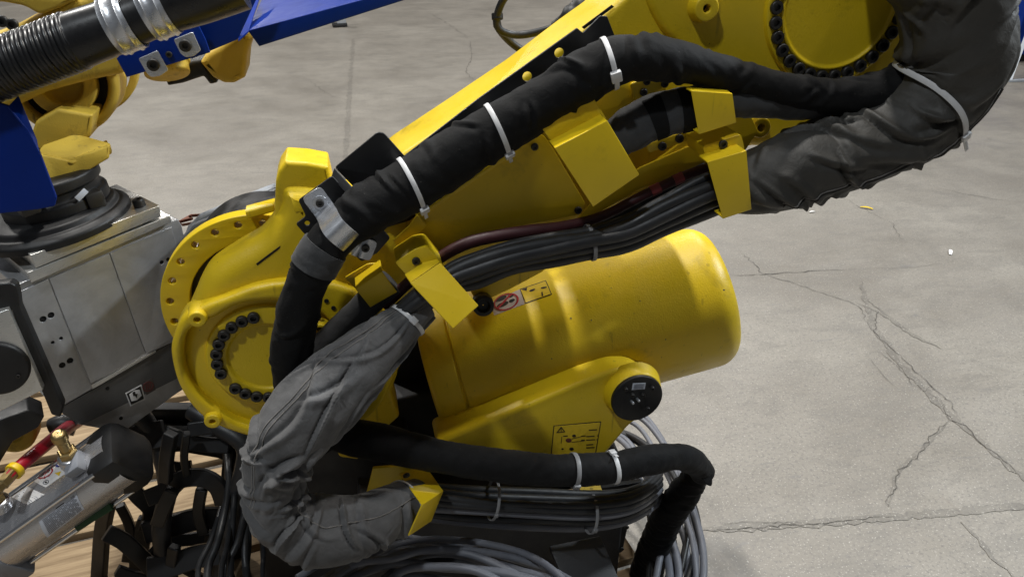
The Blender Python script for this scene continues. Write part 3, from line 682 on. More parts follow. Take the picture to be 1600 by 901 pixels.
# rear lug that carries the balancer
lug = slab('balancer_lug', FY(1.178), [(680, 692), (800, 642), (914, 593), (960, 577), (990, 575), (1020, 590), (1034, 622), (1012, 648), (986, 663), (962, 692), (930, 730), (880, 760), (700, 740)], .08, M['cast'], rob, .010, 10, bres=5)
pl = aY(994, 620, 1.155); kl = mp(pl)
lathe('pivot_boss', pl + V((0, 0, 0)), (0, -1, 0), [(49 * kl, -.03), (45 * kl, -.012), (42.5 * kl, 0), (38 * kl, .0)], M['cast'], rob, 64, .008)
cap = lathe('pivot_cap', pl + V((0, -.001, 0)), (0, -1, 0), [(41.5 * kl, -.004), (41.5 * kl, .005), (40 * kl, .006), (.001, .006)], M['plastic'], rob, 64, .002)
frP = FY(1.1485)
for x, y in ((977, 606), (1018, 604), (1011, 636), (987, 615), (1004, 615)):
    q = frP.at(x, y); bolt(q, (0, -1, 0), 3.1 * kl, cap, 2.3)
for x, y in ((995, 622), (986, 626)): lathe('valve_stem', frP.at(x, y), (0, -1, .2), [(.0025, 0), (.0025, .012), (.0001, .012)], M['zinc'], cap, 12, .0005)
slab('serial_plate', FY(1.1478), [(989, 598.5), (1009, 597.5), (1007.5, 607.5), (987, 609)], .0008, M['slabel'], cap, .0002)
for i in range(4): slab('print_line', FY(1.1468), [(991 - i * .4, 600.3 + i * 2.1), (1007 - i * .4, 599.5 + i * 2.1), (1007 - i * .4, 600.2 + i * 2.1), (991 - i * .4, 601 + i * 2.1)], .0003, M['gink'], cap, .0001)
lb = slab('warning_label', FY(1.1772), [(865, 664.5), (939.5, 658), (931, 709), (860, 716)], .0008, M['ink'], rob, .0002, 1); f1 = FY(1.1762)
slab('label_face', f1, [(866.4, 665.8), (938, 659.6), (929.8, 708), (861.6, 714.5)], .0005, M['ylabel'], lb, .0001, 1); f2 = FY(1.1754)
slab('warning_triangle', f2, [(869, 676), (877, 666), (883.5, 674.5)], .0003, M['ink'], lb, .0001, cuts=[[(871.5, 674.8), (877, 668.5), (881, 673.6)]])
slab('exclamation_mark', f2, [(876.2, 669.6), (877.4, 669.5), (877.2, 673.6), (876.6, 673.6)], .0003, M['ink'], lb, .0001)
for i, (x, y, l) in enumerate([(920, 671, 13), (916, 681, 13), (916, 686.5, 14), (916, 694, 11), (916, 698.5, 13), (880, 680.5, 7), (908, 680.5, 7), (908, 687, 6), (933, 680, 2), (932, 686, 2)]):
    slab('print_line', f2, [(x, y), (x + l, y - .7), (x + l, y + .6), (x, y + 1.3)], .0003, M['ink'], lb, .0001)
for c, ra in (((897, 680.5), 3.2), ((888.5, 687.5), 4.8), ((893, 701), 3.6), ((879, 701), 2)): slab('pictogram', f2, ell(c, ra, ra * .7, 0, 9), .0003, M['fadered'] if ra > 4 else M['ink'], lb, .0001)
for pl2 in ([(877.5, 682), (878.3, 682), (877, 692), (876.2, 692)], [(893, 685), (913, 680), (913, 680.6), (893, 685.7)], [(893, 690), (913, 688), (913, 688.6), (893, 690.7)]): slab('print_line', f2, pl2, .0003, M['ink'], lb, .0001)
# turret pieces and base in the shade below
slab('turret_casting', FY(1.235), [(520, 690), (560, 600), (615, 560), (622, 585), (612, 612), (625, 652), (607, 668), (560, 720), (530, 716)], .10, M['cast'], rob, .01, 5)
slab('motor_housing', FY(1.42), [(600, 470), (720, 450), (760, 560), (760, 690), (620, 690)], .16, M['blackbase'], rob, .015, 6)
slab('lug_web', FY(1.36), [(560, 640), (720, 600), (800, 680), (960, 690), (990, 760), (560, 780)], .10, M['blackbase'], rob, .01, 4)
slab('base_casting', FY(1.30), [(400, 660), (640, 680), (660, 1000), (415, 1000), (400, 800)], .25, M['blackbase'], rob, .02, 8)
slab('mount_plate', FY(1.14), [(583, 731), (640, 727), (660, 760), (640, 790), (570, 782)], .006, M['yellow'], rob, .001, 2)
slab('black_rail', FY(1.10), [(660, 768), (900, 772), (940, 762), (1005, 752), (1010, 775), (985, 792), (660, 805)], .01, M['black'], rob, .001, 4)
rl = hat('clip_bracket', [(904, 769), (942, 768), (946, 788), (908, 791)], 1.075, 1.095, M['old_yellow'], rob, 0, .002)
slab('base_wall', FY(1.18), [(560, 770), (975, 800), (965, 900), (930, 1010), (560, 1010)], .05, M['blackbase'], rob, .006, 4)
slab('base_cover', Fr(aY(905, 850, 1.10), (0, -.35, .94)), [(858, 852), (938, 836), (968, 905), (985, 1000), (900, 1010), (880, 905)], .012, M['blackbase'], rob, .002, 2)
slab('base_bracket', FY(1.19), [(958, 812), (983, 815), (973, 862), (955, 868)], .05, M['black'], rob, .003, 3)
for x, y in ((979, 822), (971, 856)): bolt_px(x, y, 1.189, 3.4, rob, 1)
# yellow box at the end of the canvas sleeve
h6 = hat('sleeve_box', [(664, 726), (692, 766), (673, 813), (637, 837)], 1.0, 1.09, M['yellow'], rob, 0) if False else None
P = lambda x, y, Y: aY(x, y, Y)
A_, B_, C_, D_, E_, F_ = P(624, 740, 1.10), P(664, 727, 1.10), P(692, 767, 1.03), P(659, 788, .965), P(673, 813, 1.02), P(638, 836, .965)
bxm = mesh('sleeve_box', [A_, B_, C_, D_, E_, F_], [(0, 1, 2, 3), (3, 2, 4, 5)], M['yellow'], rob, 30)
s = bxm.modifiers.new('thick', 'SOLIDIFY'); s.thickness = .003; s.offset = 0; bv = bxm.modifiers.new('fold', 'BEVEL'); bv.width = .003; bv.segments = 3
slab('box_back', FY(1.105), [(628, 742), (664, 730), (690, 768), (672, 812), (640, 834)], .004, M['black'], rob, .001, 3)
bolt((A_ + B_ + C_ + D_) / 4 + V((-.025, 0, .02)), (B_ - A_).cross(D_ - A_) * -1 if (B_ - A_).cross(D_ - A_).z < 0 else (B_ - A_).cross(D_ - A_), .006, rob, .8)

# black sheet bracket that carries the upper sleeve
bk = thing('black_bracket', aY(560, 330, 1.13), 'folded black sheet bracket under the clamped black sleeve, along the yellow link', 'bracket')
slab('back_strip', FY(1.150), [(590, 290), (633, 243), (748, 154), (902, 44), (911, 52), (938, 25), (949, 26), (966, 70), (940, 130), (840, 205), (700, 300), (640, 345), (590, 360)], .004, M['black'], bk, .001, 2, holes=[(874, 83, 7.5), (824, 120, 7.5)])
slab('upper_wing', FY(1.126), [(523, 262), (590, 206.6), (600, 208), (634, 246), (660, 290), (600, 330), (560, 300)], .004, M['black'], bk, .001, 4)
slab('fold', Fr(aY(523, 262, 1.124), (-.45, -.60, .55)), [(522, 262), (560, 303), (556, 318), (517, 277)], .004, M['black'], bk, .001, 2)
slab('lower_wing', FY(1.105), [(466, 313), (519, 275), (558, 315), (610, 372), (590, 395), (566, 409), (545, 392), (500, 365), (482, 373), (462, 350), (478, 338)], .004, M['black'], bk, .001, 4, holes=[(480, 349, 4)])
def strap(name, pts, wdir, width, th, mat, parent=None, taper=None):
    pts = [V(q) for q in catmull([tuple(p) for p in pts], 8)]; vs_, fs = [], []; n = len(pts); wdir = wdir.normalized()
    for i, p in enumerate(pts):
        t = (pts[min(i + 1, n - 1)] - pts[max(i - 1, 0)]).normalized(); s_ = (wdir - t * wdir.dot(t)).normalized(); u = s_.cross(t)
        e = min(i, n - 1 - i); w_ = width * (1 if e > 5 else .62 + .38 * math.sqrt(1 - (1 - e / 5) ** 2))
        for a, b in ((-.5, -.5), (-.2, -.5), (.2, -.5), (.5, -.5), (.5, .5), (.2, .5), (-.2, .5), (-.5, .5)):
            vs_.append(p + s_ * a * w_ + u * (b * th))
    for i in range(n - 1):
        for q in range(8): fs.append((i * 8 + q, i * 8 + (q + 1) % 8, i * 8 + 8 + (q + 1) % 8, i * 8 + 8 + q))
    fs += [tuple(range(8))[::-1], tuple((n - 1) * 8 + q for q in range(8))]
    return mesh(name, vs_, fs, mat, parent, 40)

# ------------------------------------------------------------------ black fabric sleeve over the link
pts = px_pts([(500, 690, 1.09, 28), (468, 630, 1.07, 30), (456, 560, 1.06, 32), (462, 505, 1.058, 32.5), (476, 450, 1.06, 33), (500, 400, 1.062, 34), (530, 362, 1.068, 34), (572, 329, 1.072, 41), (640, 290, 1.082, 42), (700, 251, 1.088, 42),
     (760, 213, 1.09, 41), (830, 172, 1.09, 40), (890, 134, 1.088, 40), (950, 100, 1.08, 39), (1000, 90, 1.075, 37), (1060, 97, 1.08, 32), (1120, 112, 1.085, 27), (1190, 131, 1.09, 26), (1260, 146, 1.09, 26), (1330, 152, 1.085, 30), (1400, 140, 1.09, 38), (1460, 100, 1.1, 40)])
pa = Path(pts, .003); qs = [(pa.near(x, y), .03) for x, y in ((640, 290), (778, 203), (950, 96))] + [(pa.near(532, 360), .045), (pa.near(500, 400), .02)]
up_sl = tube('fabric_sleeve', None, M['sleeve'], None, 72, disp=wrinkles(.06, 3, .9, .5, qs, 1.4, .12), path=pa, fold=folds(pa, 72, 75, 3, .095, (.10, .26), (.4, 1.2), (40, 140), quiet=qs[:2]))
tag(up_sl, 'long black fabric hose sleeve strapped along the yellow link, clamped at its lower end', 'hose sleeve')
tie(up_sl, 641, 289, M['tie'], -8, 34, 8.5, tail=.02, hs=1.2); tie(up_sl, 776, 203, M['tie'], -6, 40, 9, tail=.022, hs=1.2); tie(up_sl, 950, 97, M['tie'], -4, -4, 9, tail=.0, hs=1.25)
# cuff tape on the lower end
i0, i1 = pa.near(490, 418), pa.near(512, 384)
cp = Path([(pa.P[i], pa.r[i] * 1.10) for i in range(i0, i1 + 1, 3)], .003)
tube('cuff', None, M['darkcloth'], up_sl, 56, disp=wrinkles(.04, 8, 2.5, .3, (), 0, .3), path=cp)
# zinc clamp
i0 = pa.near(531, 361); td = pa.T[i0]
cl = thing('pipe_clamp', aY(521, 350, 1.10), 'shiny zinc half clamp bolted over the black sleeve on the black bracket', 'clamp')
strap('band', [aY(*q) for q in ((486, 300, 1.099), (497, 315, 1.099), (506, 327, 1.097), (511, 335, 1.064), (515, 345, 1.026), (522, 356, 1.010), (532, 366, 1.009), (543, 375, 1.022), (551, 381, 1.056), (557, 384, 1.096), (570, 388, 1.099), (584, 393, 1.099))],
      td, 35 * mp(pa.P[i0]), .003, M['zinc'], cl)
bolt_px(500, 317, 1.0975, 6.5, cl, .8); bolt_px(571, 387, 1.0975, 6.5, cl, .8)
lathe('washer', aY(500, 317, 1.0975), (0, -1, 0), [(.011, -.001), (.011, .001), (.006, .001)], M['zinc'], cl, 24, .0005)

# second dark sleeve below it at the elbow
el = tube('fabric_sleeve', px_pts([(1120, 150, 1.10, 20), (1150, 158, 1.09, 24), (1200, 160, 1.10, 25), (1260, 160, 1.105, 27), (1330, 155, 1.11, 26), (1400, 130, 1.12, 26)]), M['darkcloth'], None, 48, .003, disp=wrinkles(.05, 5, 1.2))
tag(el, 'charcoal sleeve under the black one, entering the square yellow bracket by the elbow', 'hose sleeve')
fb = tube('flat_cable_wrap', px_pts([(945, 230, 1.09, 24), (985, 202, 1.09, 32), (1030, 180, 1.09, 34), (1085, 168, 1.09, 32), (1130, 160, 1.095, 28)]), M['darkcloth'], None, 48, .003, disp=wrinkles(.05, 6, 1.4), shape=(.6, 1.05))
tag(fb, 'charcoal cloth wrapped cable between the two big yellow brackets', 'cable wrap')
for i in (fb_i for fb_i in (.38, .62)):
    pf = o_path[fb.name]; k = int(pf.n * i); vs_, fs = [], []
    for j in range(-12, 13):
        for d in (0, 8):
            a = R(j * 6 + (18 if i > .5 else 25)); jj = int((a % (2 * math.pi)) / (2 * math.pi) * 48) % 48
            p = pf.surf[min(pf.n - 1, k + d)][jj]; vs_.append(p + (p - pf.P[min(pf.n - 1, k + d)]).normalized() * .0015)
    for j in range(24): fs.append((2 * j, 2 * j + 1, 2 * j + 3, 2 * j + 2))
    mesh('velcro_strip', vs_, fs, M['sleeve'], fb)

# ------------------------------------------------------------------ leather sleeve on the right
pts = px_pts([(1140, 292, 1.08, 42), (1188, 282, 1.075, 51), (1255, 260, 1.07, 58), (1325, 236, 1.065, 62), (1398, 206, 1.06, 64), (1462, 155, 1.055, 68), (1494, 96, 1.05, 77), (1492, 30, 1.05, 81), (1482, -50, 1.06, 92), (1440, -130, 1.08, 95)])
pa = Path(pts, .003); i0 = pa.near(1460, 150)
lea = tube('leather_sleeve', None, M['leather'], None, 128, disp=wrinkles(.05, 11, 1.0, .9, [(i0, .03)], 1.2, .05), path=pa, fold=folds(pa, 128, 46, 17, .13, (.06, .18), (.5, 1.6), (20, 75), quiet=[(i0, .02)]) + folds(pa, 128, 16, 5, .07, (.06, .14), (.3, .8), (90, 160)))
tag(lea, 'wide black leather hose sleeve bending up at the right of the elbow', 'hose sleeve')
tie(lea, 1466, 148, M['tie'], -20, 64, 10, phase=0, tail=.03, hs=1.0)
def seam(sl, deg0, deg1, f0, f1, mat, r=.0012, lift=.0006, name='seam', wob=3):
    pa = o_path[sl.name]; sg = len(pa.surf[0]); pts = []
    n = 40
    for i in range(n + 1):
        u = i / n; k = int((f0 + (f1 - f0) * u) * (pa.n - 1)); a = R(deg0 + (deg1 - deg0) * u + wob * math.sin(u * 19)) % (2 * math.pi)
        j = a / (2 * math.pi) * sg; jj = int(j) % sg; p = pa.surf[k][jj].lerp(pa.surf[k][(jj + 1) % sg], j - int(j))
        pts.append((p + (p - pa.P[k]).normalized() * lift, r))
    return tube(name, pts, mat, sl, 6, .004)
seam(lea, 52, 60, .10, .62, M['thread'], .0011); seam(lea, 57, 65, .10, .62, M['leather'], .0022)
lea2 = tube('outer_sleeve', px_pts([(1530, 100, 1.2, 28), (1543, 60, 1.2, 32), (1550, 10, 1.2, 33), (1546, -60, 1.2, 38)]), M['grey'], None, 40, .005, disp=wrinkles(.04, 2, 1.0))
tag(lea2, 'pale grey sleeve just showing behind the outer edge of the leather sleeve', 'hose sleeve')

# ------------------------------------------------------------------ grey canvas sleeve
pts = px_pts([(662, 478, 1.085, 24), (640, 497, 1.07, 30), (592, 540, 1.045, 44), (540, 588, 1.02, 57), (488, 638, 1.0, 62), (447, 690, .985, 57), (428, 745, .975, 48), (438, 798, .97, 48), (482, 826, .97, 54), (540, 826, .98, 51), (595, 806, 1.01, 44), (632, 790, 1.04, 39), (652, 780, 1.06, 35)])
pa = Path(pts, .003)
qg = [(pa.near(634, 500), .02), (pa.near(632, 790), .02)]
pa = Path(pts, .0022); qg = [(pa.near(634, 500), .02), (pa.near(632, 790), .02)]
fd = folds(pa, 176, 34, 8, .15, (.06, .16), (.5, 1.3), (62, 118), (.42, .97), (-80, 150), qg) + folds(pa, 176, 22, 9, .12, (.06, .18), (.7, 1.7), (-25, 35), (.02, .6), (-90, 110), qg) + folds(pa, 176, 24, 10, .03, (.04, .07), (.3, .8), (20, 160))
grey = tube('canvas_sleeve', None, M['grey'], None, 176, disp=wrinkles(.045, 21, .8, .9, qg, 1.2, .04), path=pa, fold=fd)
tag(grey, 'big grey canvas hose sleeve hooking down in front of the round joint', 'hose sleeve')
tie(grey, 636, 500, M['tie'], 6, 352, 8, tail=.0, hs=.9)
tie(grey, 632, 790, M['tie'], 0, 300, 4, tail=.0, hs=.9)
seam(grey, 40, 20, .02, .55, M['thread'], .0009); seam(grey, 47, 27, .02, .55, M['thread'], .0009, wob=4); seam(grey, -60, -75, .5, .98, M['thread'], .001)

# ------------------------------------------------------------------ hose and cables along the link
mh = tube('air_hose', px_pts([(600, 478, 1.10, 9), (640, 440, 1.10, 9), (688, 402, 1.10, 9.5), (730, 380, 1.10, 10), (775, 369, 1.10, 10), (826, 361, 1.10, 10), (880, 354, 1.105, 9), (940, 338, 1.115, 8), (1010, 303, 1.115, 8), (1070, 275, 1.115, 8), (1120, 258, 1.11, 8)]), M['maroon'], None, 16)
tag(mh, 'dark maroon rubber hose on top of the cable bundle', 'hose')
for f0, f1 in ((.80, .845), (.87, .91)):
    pm = o_path[mh.name]; sub = [(pm.P[i], pm.r[i] * 1.12) for i in range(int(f0 * pm.n), int(f1 * pm.n))]; tube('tape', sub, M['pink'], mh, 14, .005)
cabs = []
for i, (dy, Y) in enumerate([(0, 1.075), (9, 1.06), (18, 1.055), (27, 1.06), (36, 1.075), (12, 1.10), (26, 1.10)]):
    w_ = lambda f: dy * f + rng.uniform(-2.4, 2.4)
    rv = rng.uniform(.82, 1.15)
    L_ = [(560, 540 + dy * .5, Y + .01, 8.5), (610, 492 + w_(.8), Y + .005, 9), (655, 452 + w_(.9), Y, 9), (706, 417 + w_(1.0), Y, 9.5), (746, 398 + w_(1.15), Y, 9.5), (800, 383 + w_(1.05), Y, 9.5), (866, 371 + w_(.95), Y, 9.5), (921, 361 + w_(.95), Y, 9.3), (980, 344 + w_(1.2), Y, 9), (1040, 311 + w_(1.35), Y, 9), (1110, 276 + w_(1.5), Y, 9), (1180, 258 + w_(1.2), Y + .01, 9)]
    c = tube('power_cable', px_pts([q[:3] + (q[3] * rv,) for q in L_]), M['cable'], None, 14)
    tag(c, 'black rubber cable in the bundle running under the yellow link', 'cable', 'black cables bundled under the link'); cabs.append(c)
bnd = Path(px_pts([(880, 383, 1.078, 26), (921, 379, 1.078, 27), (960, 368, 1.078, 27)]), .004)
def bundle_tie(label, pth, x, y, mat, head, width=6.5, hs=.9, shape=(1, 1)):
    h = type('o', (), {})(); h.name = '_b%d' % len(o_path); pth.surf = [[pth.P[i] + (pth.N[i] * math.cos(2 * math.pi * j / 48) * shape[0] + pth.B[i] * math.sin(2 * math.pi * j / 48) * shape[1]) * pth.r[i] for j in range(48)] for i in range(pth.n)]; o_path[h.name] = pth
    i0 = pth.near(x, y)
    root = thing('cable_tie', pth.P[i0], label, 'cable tie'); o_path[root.name] = pth
    return tie(root, x, y, mat, 0, head, width, name='strap', hs=hs, tail=0)
bundle_tie('grey cable tie around the black cable bundle above the cylinder', bnd, 921, 379, M['tie_grey'], 355, 7, shape=(1.0, 1.0))
# dark flat conduit from the small bracket down behind the canvas sleeve
c = tube('conduit', px_pts([(612, 440, 1.10, 22), (580, 468, 1.105, 22), (540, 508, 1.105, 23), (500, 550, 1.10, 24), (470, 590, 1.10, 24)]), M['darkcloth'], None, 24, .006, disp=wrinkles(.03, 14, .8), shape=(.55, 1))
tag(c, 'dark conduit running from the small yellow bracket behind the canvas sleeve', 'conduit')

# ------------------------------------------------------------------ lower black sleeve
pts = px_pts([(505, 668, 1.09, 26), (545, 681, 1.085, 29), (600, 692, 1.07, 29), (680, 711, 1.05, 26), (760, 724, 1.035, 26), (840, 733, 1.03, 25.5), (900, 734, 1.03, 25), (955, 730, 1.03, 24.5), (1010, 719, 1.04, 23), (1058, 713, 1.06, 21), (1085, 722, 1.085, 20), (1098, 738, 1.10, 19)])
pa = Path(pts, .003)
low = tube('fabric_sleeve', None, M['sleeve'], None, 64, disp=wrinkles(.05, 31, .9, .5, [(pa.near(895, 734), .02), (pa.near(958, 730), .02)], 1.5, .2), path=pa)
tag(low, 'lower black sleeve lying across the front of the base, ending in a flap', 'hose sleeve')
tie(low, 896, 734, M['tie_grey'], 0, 62, 8, tail=0, hs=.9); tie(low, 957, 730, M['tie'], 4, 300, 8, tail=.012, hs=.9)
slab('end_flap', Fr(aY(1098, 738, 1.075), (.3, -.85, .4)), [(1074, 697), (1098, 712), (1114, 730), (1113, 760), (1104, 757), (1092, 740), (1070, 735)], .003, M['sleeve'], low, .001, 6)
pts = px_pts([(1092, 738, 1.13, 18), (1070, 768, 1.14, 24), (1044, 806, 1.15, 24), (1024, 850, 1.16, 24), (1008, 905, 1.18, 25), (1000, 980, 1.2, 25)])
ws = wrinkles(.11, 41, 2.6, .3, (), 1, .2)
dn = tube('fabric_sleeve', pts, M['sleeve'], None, 56, .003, disp=ws); tag(dn, 'gathered black sleeve dropping to the floor beside the cable coil', 'hose sleeve')
# cables under the lower sleeve
for i in range(7):
    y = 770 + i * 8.5; Y = 1.075 - .03 * math.sin(i / 6 * math.pi)
    c = tube('power_cable', px_pts([(640, y - 14 + rng.uniform(-3, 3), Y + .02, 7), (740, y - 6 + rng.uniform(-3, 3), Y, 7), (840, y + rng.uniform(-2, 2), Y, 7), (920, y + 2, Y, 7), (975, y - 1 - i, Y, 7), (1008, y - 14 - i * 1.5, Y + .03, 7), (1030, y - 40, Y + .10, 7)]), M['cable'] if i not in (4, 6) else M['gcable'], None, 12)
    if i not in (4, 6): tag(c, 'black cable in the dark bundle below the lower sleeve', 'cable', 'black cables below the lower sleeve')
    else: tag(c, 'grey cable in the bundle below the lower sleeve, bending away at its right end', 'cable', 'grey cables below the lower sleeve')
bp = Path(px_pts([(740, 778, 1.06, 30), (770, 780, 1.06, 30), (800, 782, 1.06, 30)]), .004); bundle_tie('small grey tie on the dark lower cable bundle by the yellow sleeve box', bp, 770, 780, M['tie_grey'], 50, 5, .8)
bp = Path(px_pts([(900, 800, 1.06, 30), (922, 801, 1.06, 30), (950, 800, 1.06, 30)]), .004); bundle_tie('grey tie hanging from the small yellow clip on the lower bundle', bp, 922, 801, M['tie_grey'], 55, 5.5, .9)

# ------------------------------------------------------------------ grey cable coils
def coil(name, base, label, strands, z0, r, n, jit, mat, seed):
    rg = random.Random(seed); t = thing(name, aZ(*base, .14), label, 'cable coil')
    for i in range(n):
        ph = rg.uniform(0, 6); u = i / (n - 1); pts = []
        for k, (A, B) in enumerate(strands):
            s_ = u + .16 * math.sin(ph + k * .9); x = A[0] + (B[0] - A[0]) * s_; y = A[1] + (B[1] - A[1]) * s_
            p = aZ(x + rg.uniform(-jit, jit), y + rg.uniform(-jit, jit), z0 + .03 * math.sin(ph * 2 + k * .9) + .012 * (i % 3)); pts.append((p, r))
        rv = rg.choice((.75, .9, 1.0, 1.1, 1.25)); tube('strand', [(q, w_ * rv) for q, w_ in pts], mat if rg.random() < .72 else M['cable'], t, 10, .012)
    return t
coil('cable_coil', (700, 870), 'loose coil of grey cables lying below the canvas sleeve', [((470, 905), (560, 960)), ((540, 868), (600, 925)), ((600, 846), (640, 905)), ((660, 838), (690, 900)), ((740, 846), (740, 905)), ((820, 868), (800, 925)), ((890, 900), (850, 960)), ((940, 960), (890, 1010))], .42, .0075, 10, 4, M['gcable'], 5)
coil('cable_coil', (1060, 820), 'grey cable coil on the floor at the right of the black base', [((940, 640), (900, 690)), ((1000, 656), (950, 720)), ((1045, 700), (985, 760)), ((1078, 750), (1005, 800)), ((1098, 810), (1020, 840)), ((1100, 870), (1025, 890)), ((1085, 930), (1020, 940)), ((1040, 1000), (1000, 990))], .22, .0068, 12, 2, M['gcable'], 6)
coil('cable_coil', (380, 870), 'black cables hanging down left of the canvas sleeve', [((412, 690), (340, 690)), ((412, 760), (340, 760)), ((406, 840), (330, 840)), ((398, 890), (320, 890)), ((402, 960), (330, 960))], .40, .006, 10, 4, M['cable'], 7)
for i, (lst, lbl) in enumerate([([(215, 640, 1.42, 14), (245, 690, 1.40, 14), (262, 760, 1.36, 14), (252, 830, 1.32, 14), (268, 940, 1.30, 14)], 'thick black hose dropping through the cable carrier'),
        ([(300, 640, 1.40, 15), (345, 668, 1.36, 15), (384, 700, 1.33, 15), (372, 770, 1.31, 15), (352, 850, 1.30, 15), (340, 950, 1.30, 15)], 'thick black hose bending down under the round yellow joint'),
        ([(160, 650, 1.46, 12), (230, 668, 1.46, 12), (300, 676, 1.45, 12), (360, 690, 1.44, 12)], 'black hose running level behind the cable carrier')]):
    tag(tube('rubber_hose', px_pts(lst), M['cable'], None, 16, disp=wrinkles(.03, i + 60, .8)), lbl, 'hose')
# black cable loop behind the link, top
c = tube('looped_cable', px_pts([(830, -40, 1.45, 6), (790, -5, 1.45, 6), (776, 30, 1.46, 6), (782, 48, 1.46, 6), (810, 55, 1.47, 6), (850, 48, 1.45, 6), (882, 36, 1.42, 6)]), M['cable'], None, 12)
tag(c, 'black cable looping behind the top of the link to a connector', 'cable')
tube('loose_run', px_pts([(776, 28, 1.475, 6), (780, 46, 1.48, 6), (800, 68, 1.5, 6), (830, 88, 1.5, 6)]), M['cable'], c, 12)
lathe('cable_ring', aY(777, 26, 1.462), (0, .3, 1), [(.009, -.006), (.0105, -.005), (.0105, .005), (.009, .006)], M['plastic'], c, 18, .001)
cn = tube('connector', px_pts([(866, 42, 1.42, 9), (880, 34, 1.41, 10), (886, 31, 1.40, 14), (900, 20, 1.40, 17), (915, 8, 1.40, 17), (935, -8, 1.40, 18)]), M['plastic'], c, 14, .004, disp=lambda pa, i, a: .10 * (1 if (i // 3) % 2 else 0))
# ------------------------------------------------------------------ aluminium tool on the second robot's wrist
tn = V((.55, -.83, .06)).normalized(); frT = Fr(aY(275, 460, 1.42), tn)
e1 = (frT.at(249, 320) - frT.at(48, 398)).normalized(); eu = tn.cross(e1); eu = eu if eu.z > 0 else -eu
tool = thing('gripper_block', frT.at(140, 640) - tn * .08, 'machined aluminium tool block with a bolted top plate, left of the round joint', 'tool')
blk = slab('block', Fr(frT.o, tn, e1), [(24, 446), (42, 438), (268, 345), (278, 342), (284, 352), (310, 470), (300, 520), (244, 547), (144, 608), (97, 635), (33, 478)], .17, M['alu'], tool, .002, 2)
fr2 = Fr(frT.o + tn * .003, tn, e1)
slab('centre_panel', fr2, [(77, 435), (170, 396.5), (226, 549), (142, 599)], .0028, M['alu'], tool, .0006)
slab('side_panel', fr2, [(172, 395.5), (268, 355), (300, 470), (303, 505), (243.5, 546), (228, 551)], .0028, M['alu'], tool, .0006, holes=[(253, 410, 3.2), (263, 405.5, 3.2)])
slab('side_panel', fr2, [(30, 456), (75, 436), (140, 600.5), (97, 626), (40, 482)], .0028, M['alu'], tool, .0006, holes=[(67.5, 498.5, 5), (80, 492.5, 5), (97.5, 570.5, 5), (109.7, 563.3, 5), (82.5, 535, 2.8), (95.5, 528.5, 2.8)])
slab('bottom_strip', fr2, [(143, 601), (243, 547.5), (244, 550), (144.5, 608)], .0028, M['alub'], tool, .0006)
fr3 = Fr(frT.o + tn * .012, tn, e1)
slab('lower_plate', fr3, [(42.6, 426), (266, 336.5), (268, 347), (49, 442)], .20, M['alub'], tool, .001)
top = slab('top_plate', fr3, [(48, 398.5), (249, 321), (251.7, 338), (56, 419)], .20, M['alub'], tool, .001)
f3b = Fr(frT.o + tn * .0132, tn, e1)
fr4 = Fr(frT.o + tn * .0035, tn, e1)
for x, y, r_ in ((67.5, 498.5), (80, 492.5), (97.5, 570), (110, 562.5), (253, 410), (263, 405)) and [(67.5, 498.5, 4.6), (80, 492.5, 4.6), (97.5, 570.5, 4.6), (109.7, 563.3, 4.6), (82.5, 535, 2.6), (95.5, 528.5, 2.6), (253, 410, 3), (263, 405.5, 3)]:
    hole_px(x, y, Fr(frT.o + tn * .0002, tn, e1), r_ * 1.0, tool, 'tapped_hole')
mid = (frT.at(48, 398.5) + frT.at(249, 321)) / 2 + tn * .012
for x, y in ((228, 331), (50, 396)):
    p = frT.at(x, y) + tn * -.02 + eu * .0; bolt(p + (0 if x > 100 else .02) * e1, eu, .0105, tool, 2.2)
dk = slab('dark_base_block', Fr(frT.o - tn * .002, tn, e1), [(88, 640), (144, 609), (244, 548), (262, 538), (300, 515), (310, 560), (280, 590), (215, 622), (128, 664)], .16, M['dalu'], tool, .002)
slab('base_skirt', Fr(frT.o - tn * .012, tn, e1), [(118, 662), (205, 612), (300, 560), (300, 600), (277, 614), (192, 675)], .12, M['alu'], tool, .0015)
fs_ = Fr(frT.o - tn * .0010, tn, e1); fs2 = Fr(frT.o - tn * .0002, tn, e1); fs3 = Fr(frT.o + tn * .0006, tn, e1)
lb = slab('voltage_label', fs_, [(196, 614), (221, 600.5), (227.5, 624), (204, 634.5)], .0008, M['paper'], tool, .0002); lb['label'] = 'small white label with a lightning bolt in a hexagon on black'
slab('black_field', fs2, [(198, 614.8), (219.6, 603), (225, 622.6), (205, 632)], .0005, M['ink'], lb, .0001)
slab('hexagon', fs3, [(202, 616), (210, 609.5), (218, 608.5), (221.5, 617.5), (214, 625), (205.5, 626.5)], .0005, M['paper'], lb, .0001)
slab('lightning_bolt', Fr(frT.o + tn * .0014, tn, e1), [(207, 612.5), (211, 611), (212, 615.5), (215, 614.5), (213.5, 622), (211, 617.8), (208.5, 618.5)], .0004, M['ink'], lb, .0001)
lb = slab('faded_label', fs_, [(223, 599.5), (238, 589), (243.5, 608.5), (229, 617)], .0008, M['fadelabel'], tool, .0002); lb['label'] = 'dirty label with a faded red circle beside the lightning label'
cc = V(fs2.uv(231.5, 603.5)); k = mp(fs2.at(231, 603))
me = flat_mesh([circ(cc, 8.6 * k, 28), circ(cc, 6.6 * k, 28)], .0004, .0001); link('red_circle', finish(me), M['fadered'], lb, fs2.M)
for dx in (-3, 0, 3): slab('faded_print', fs2, [(230.5 + dx, 599 - dx * .4), (232.2 + dx, 598.5 - dx * .4), (233 + dx, 607 - dx * .4), (231 + dx, 607.5 - dx * .4)], .0004, M['fadered'], lb, .0001)
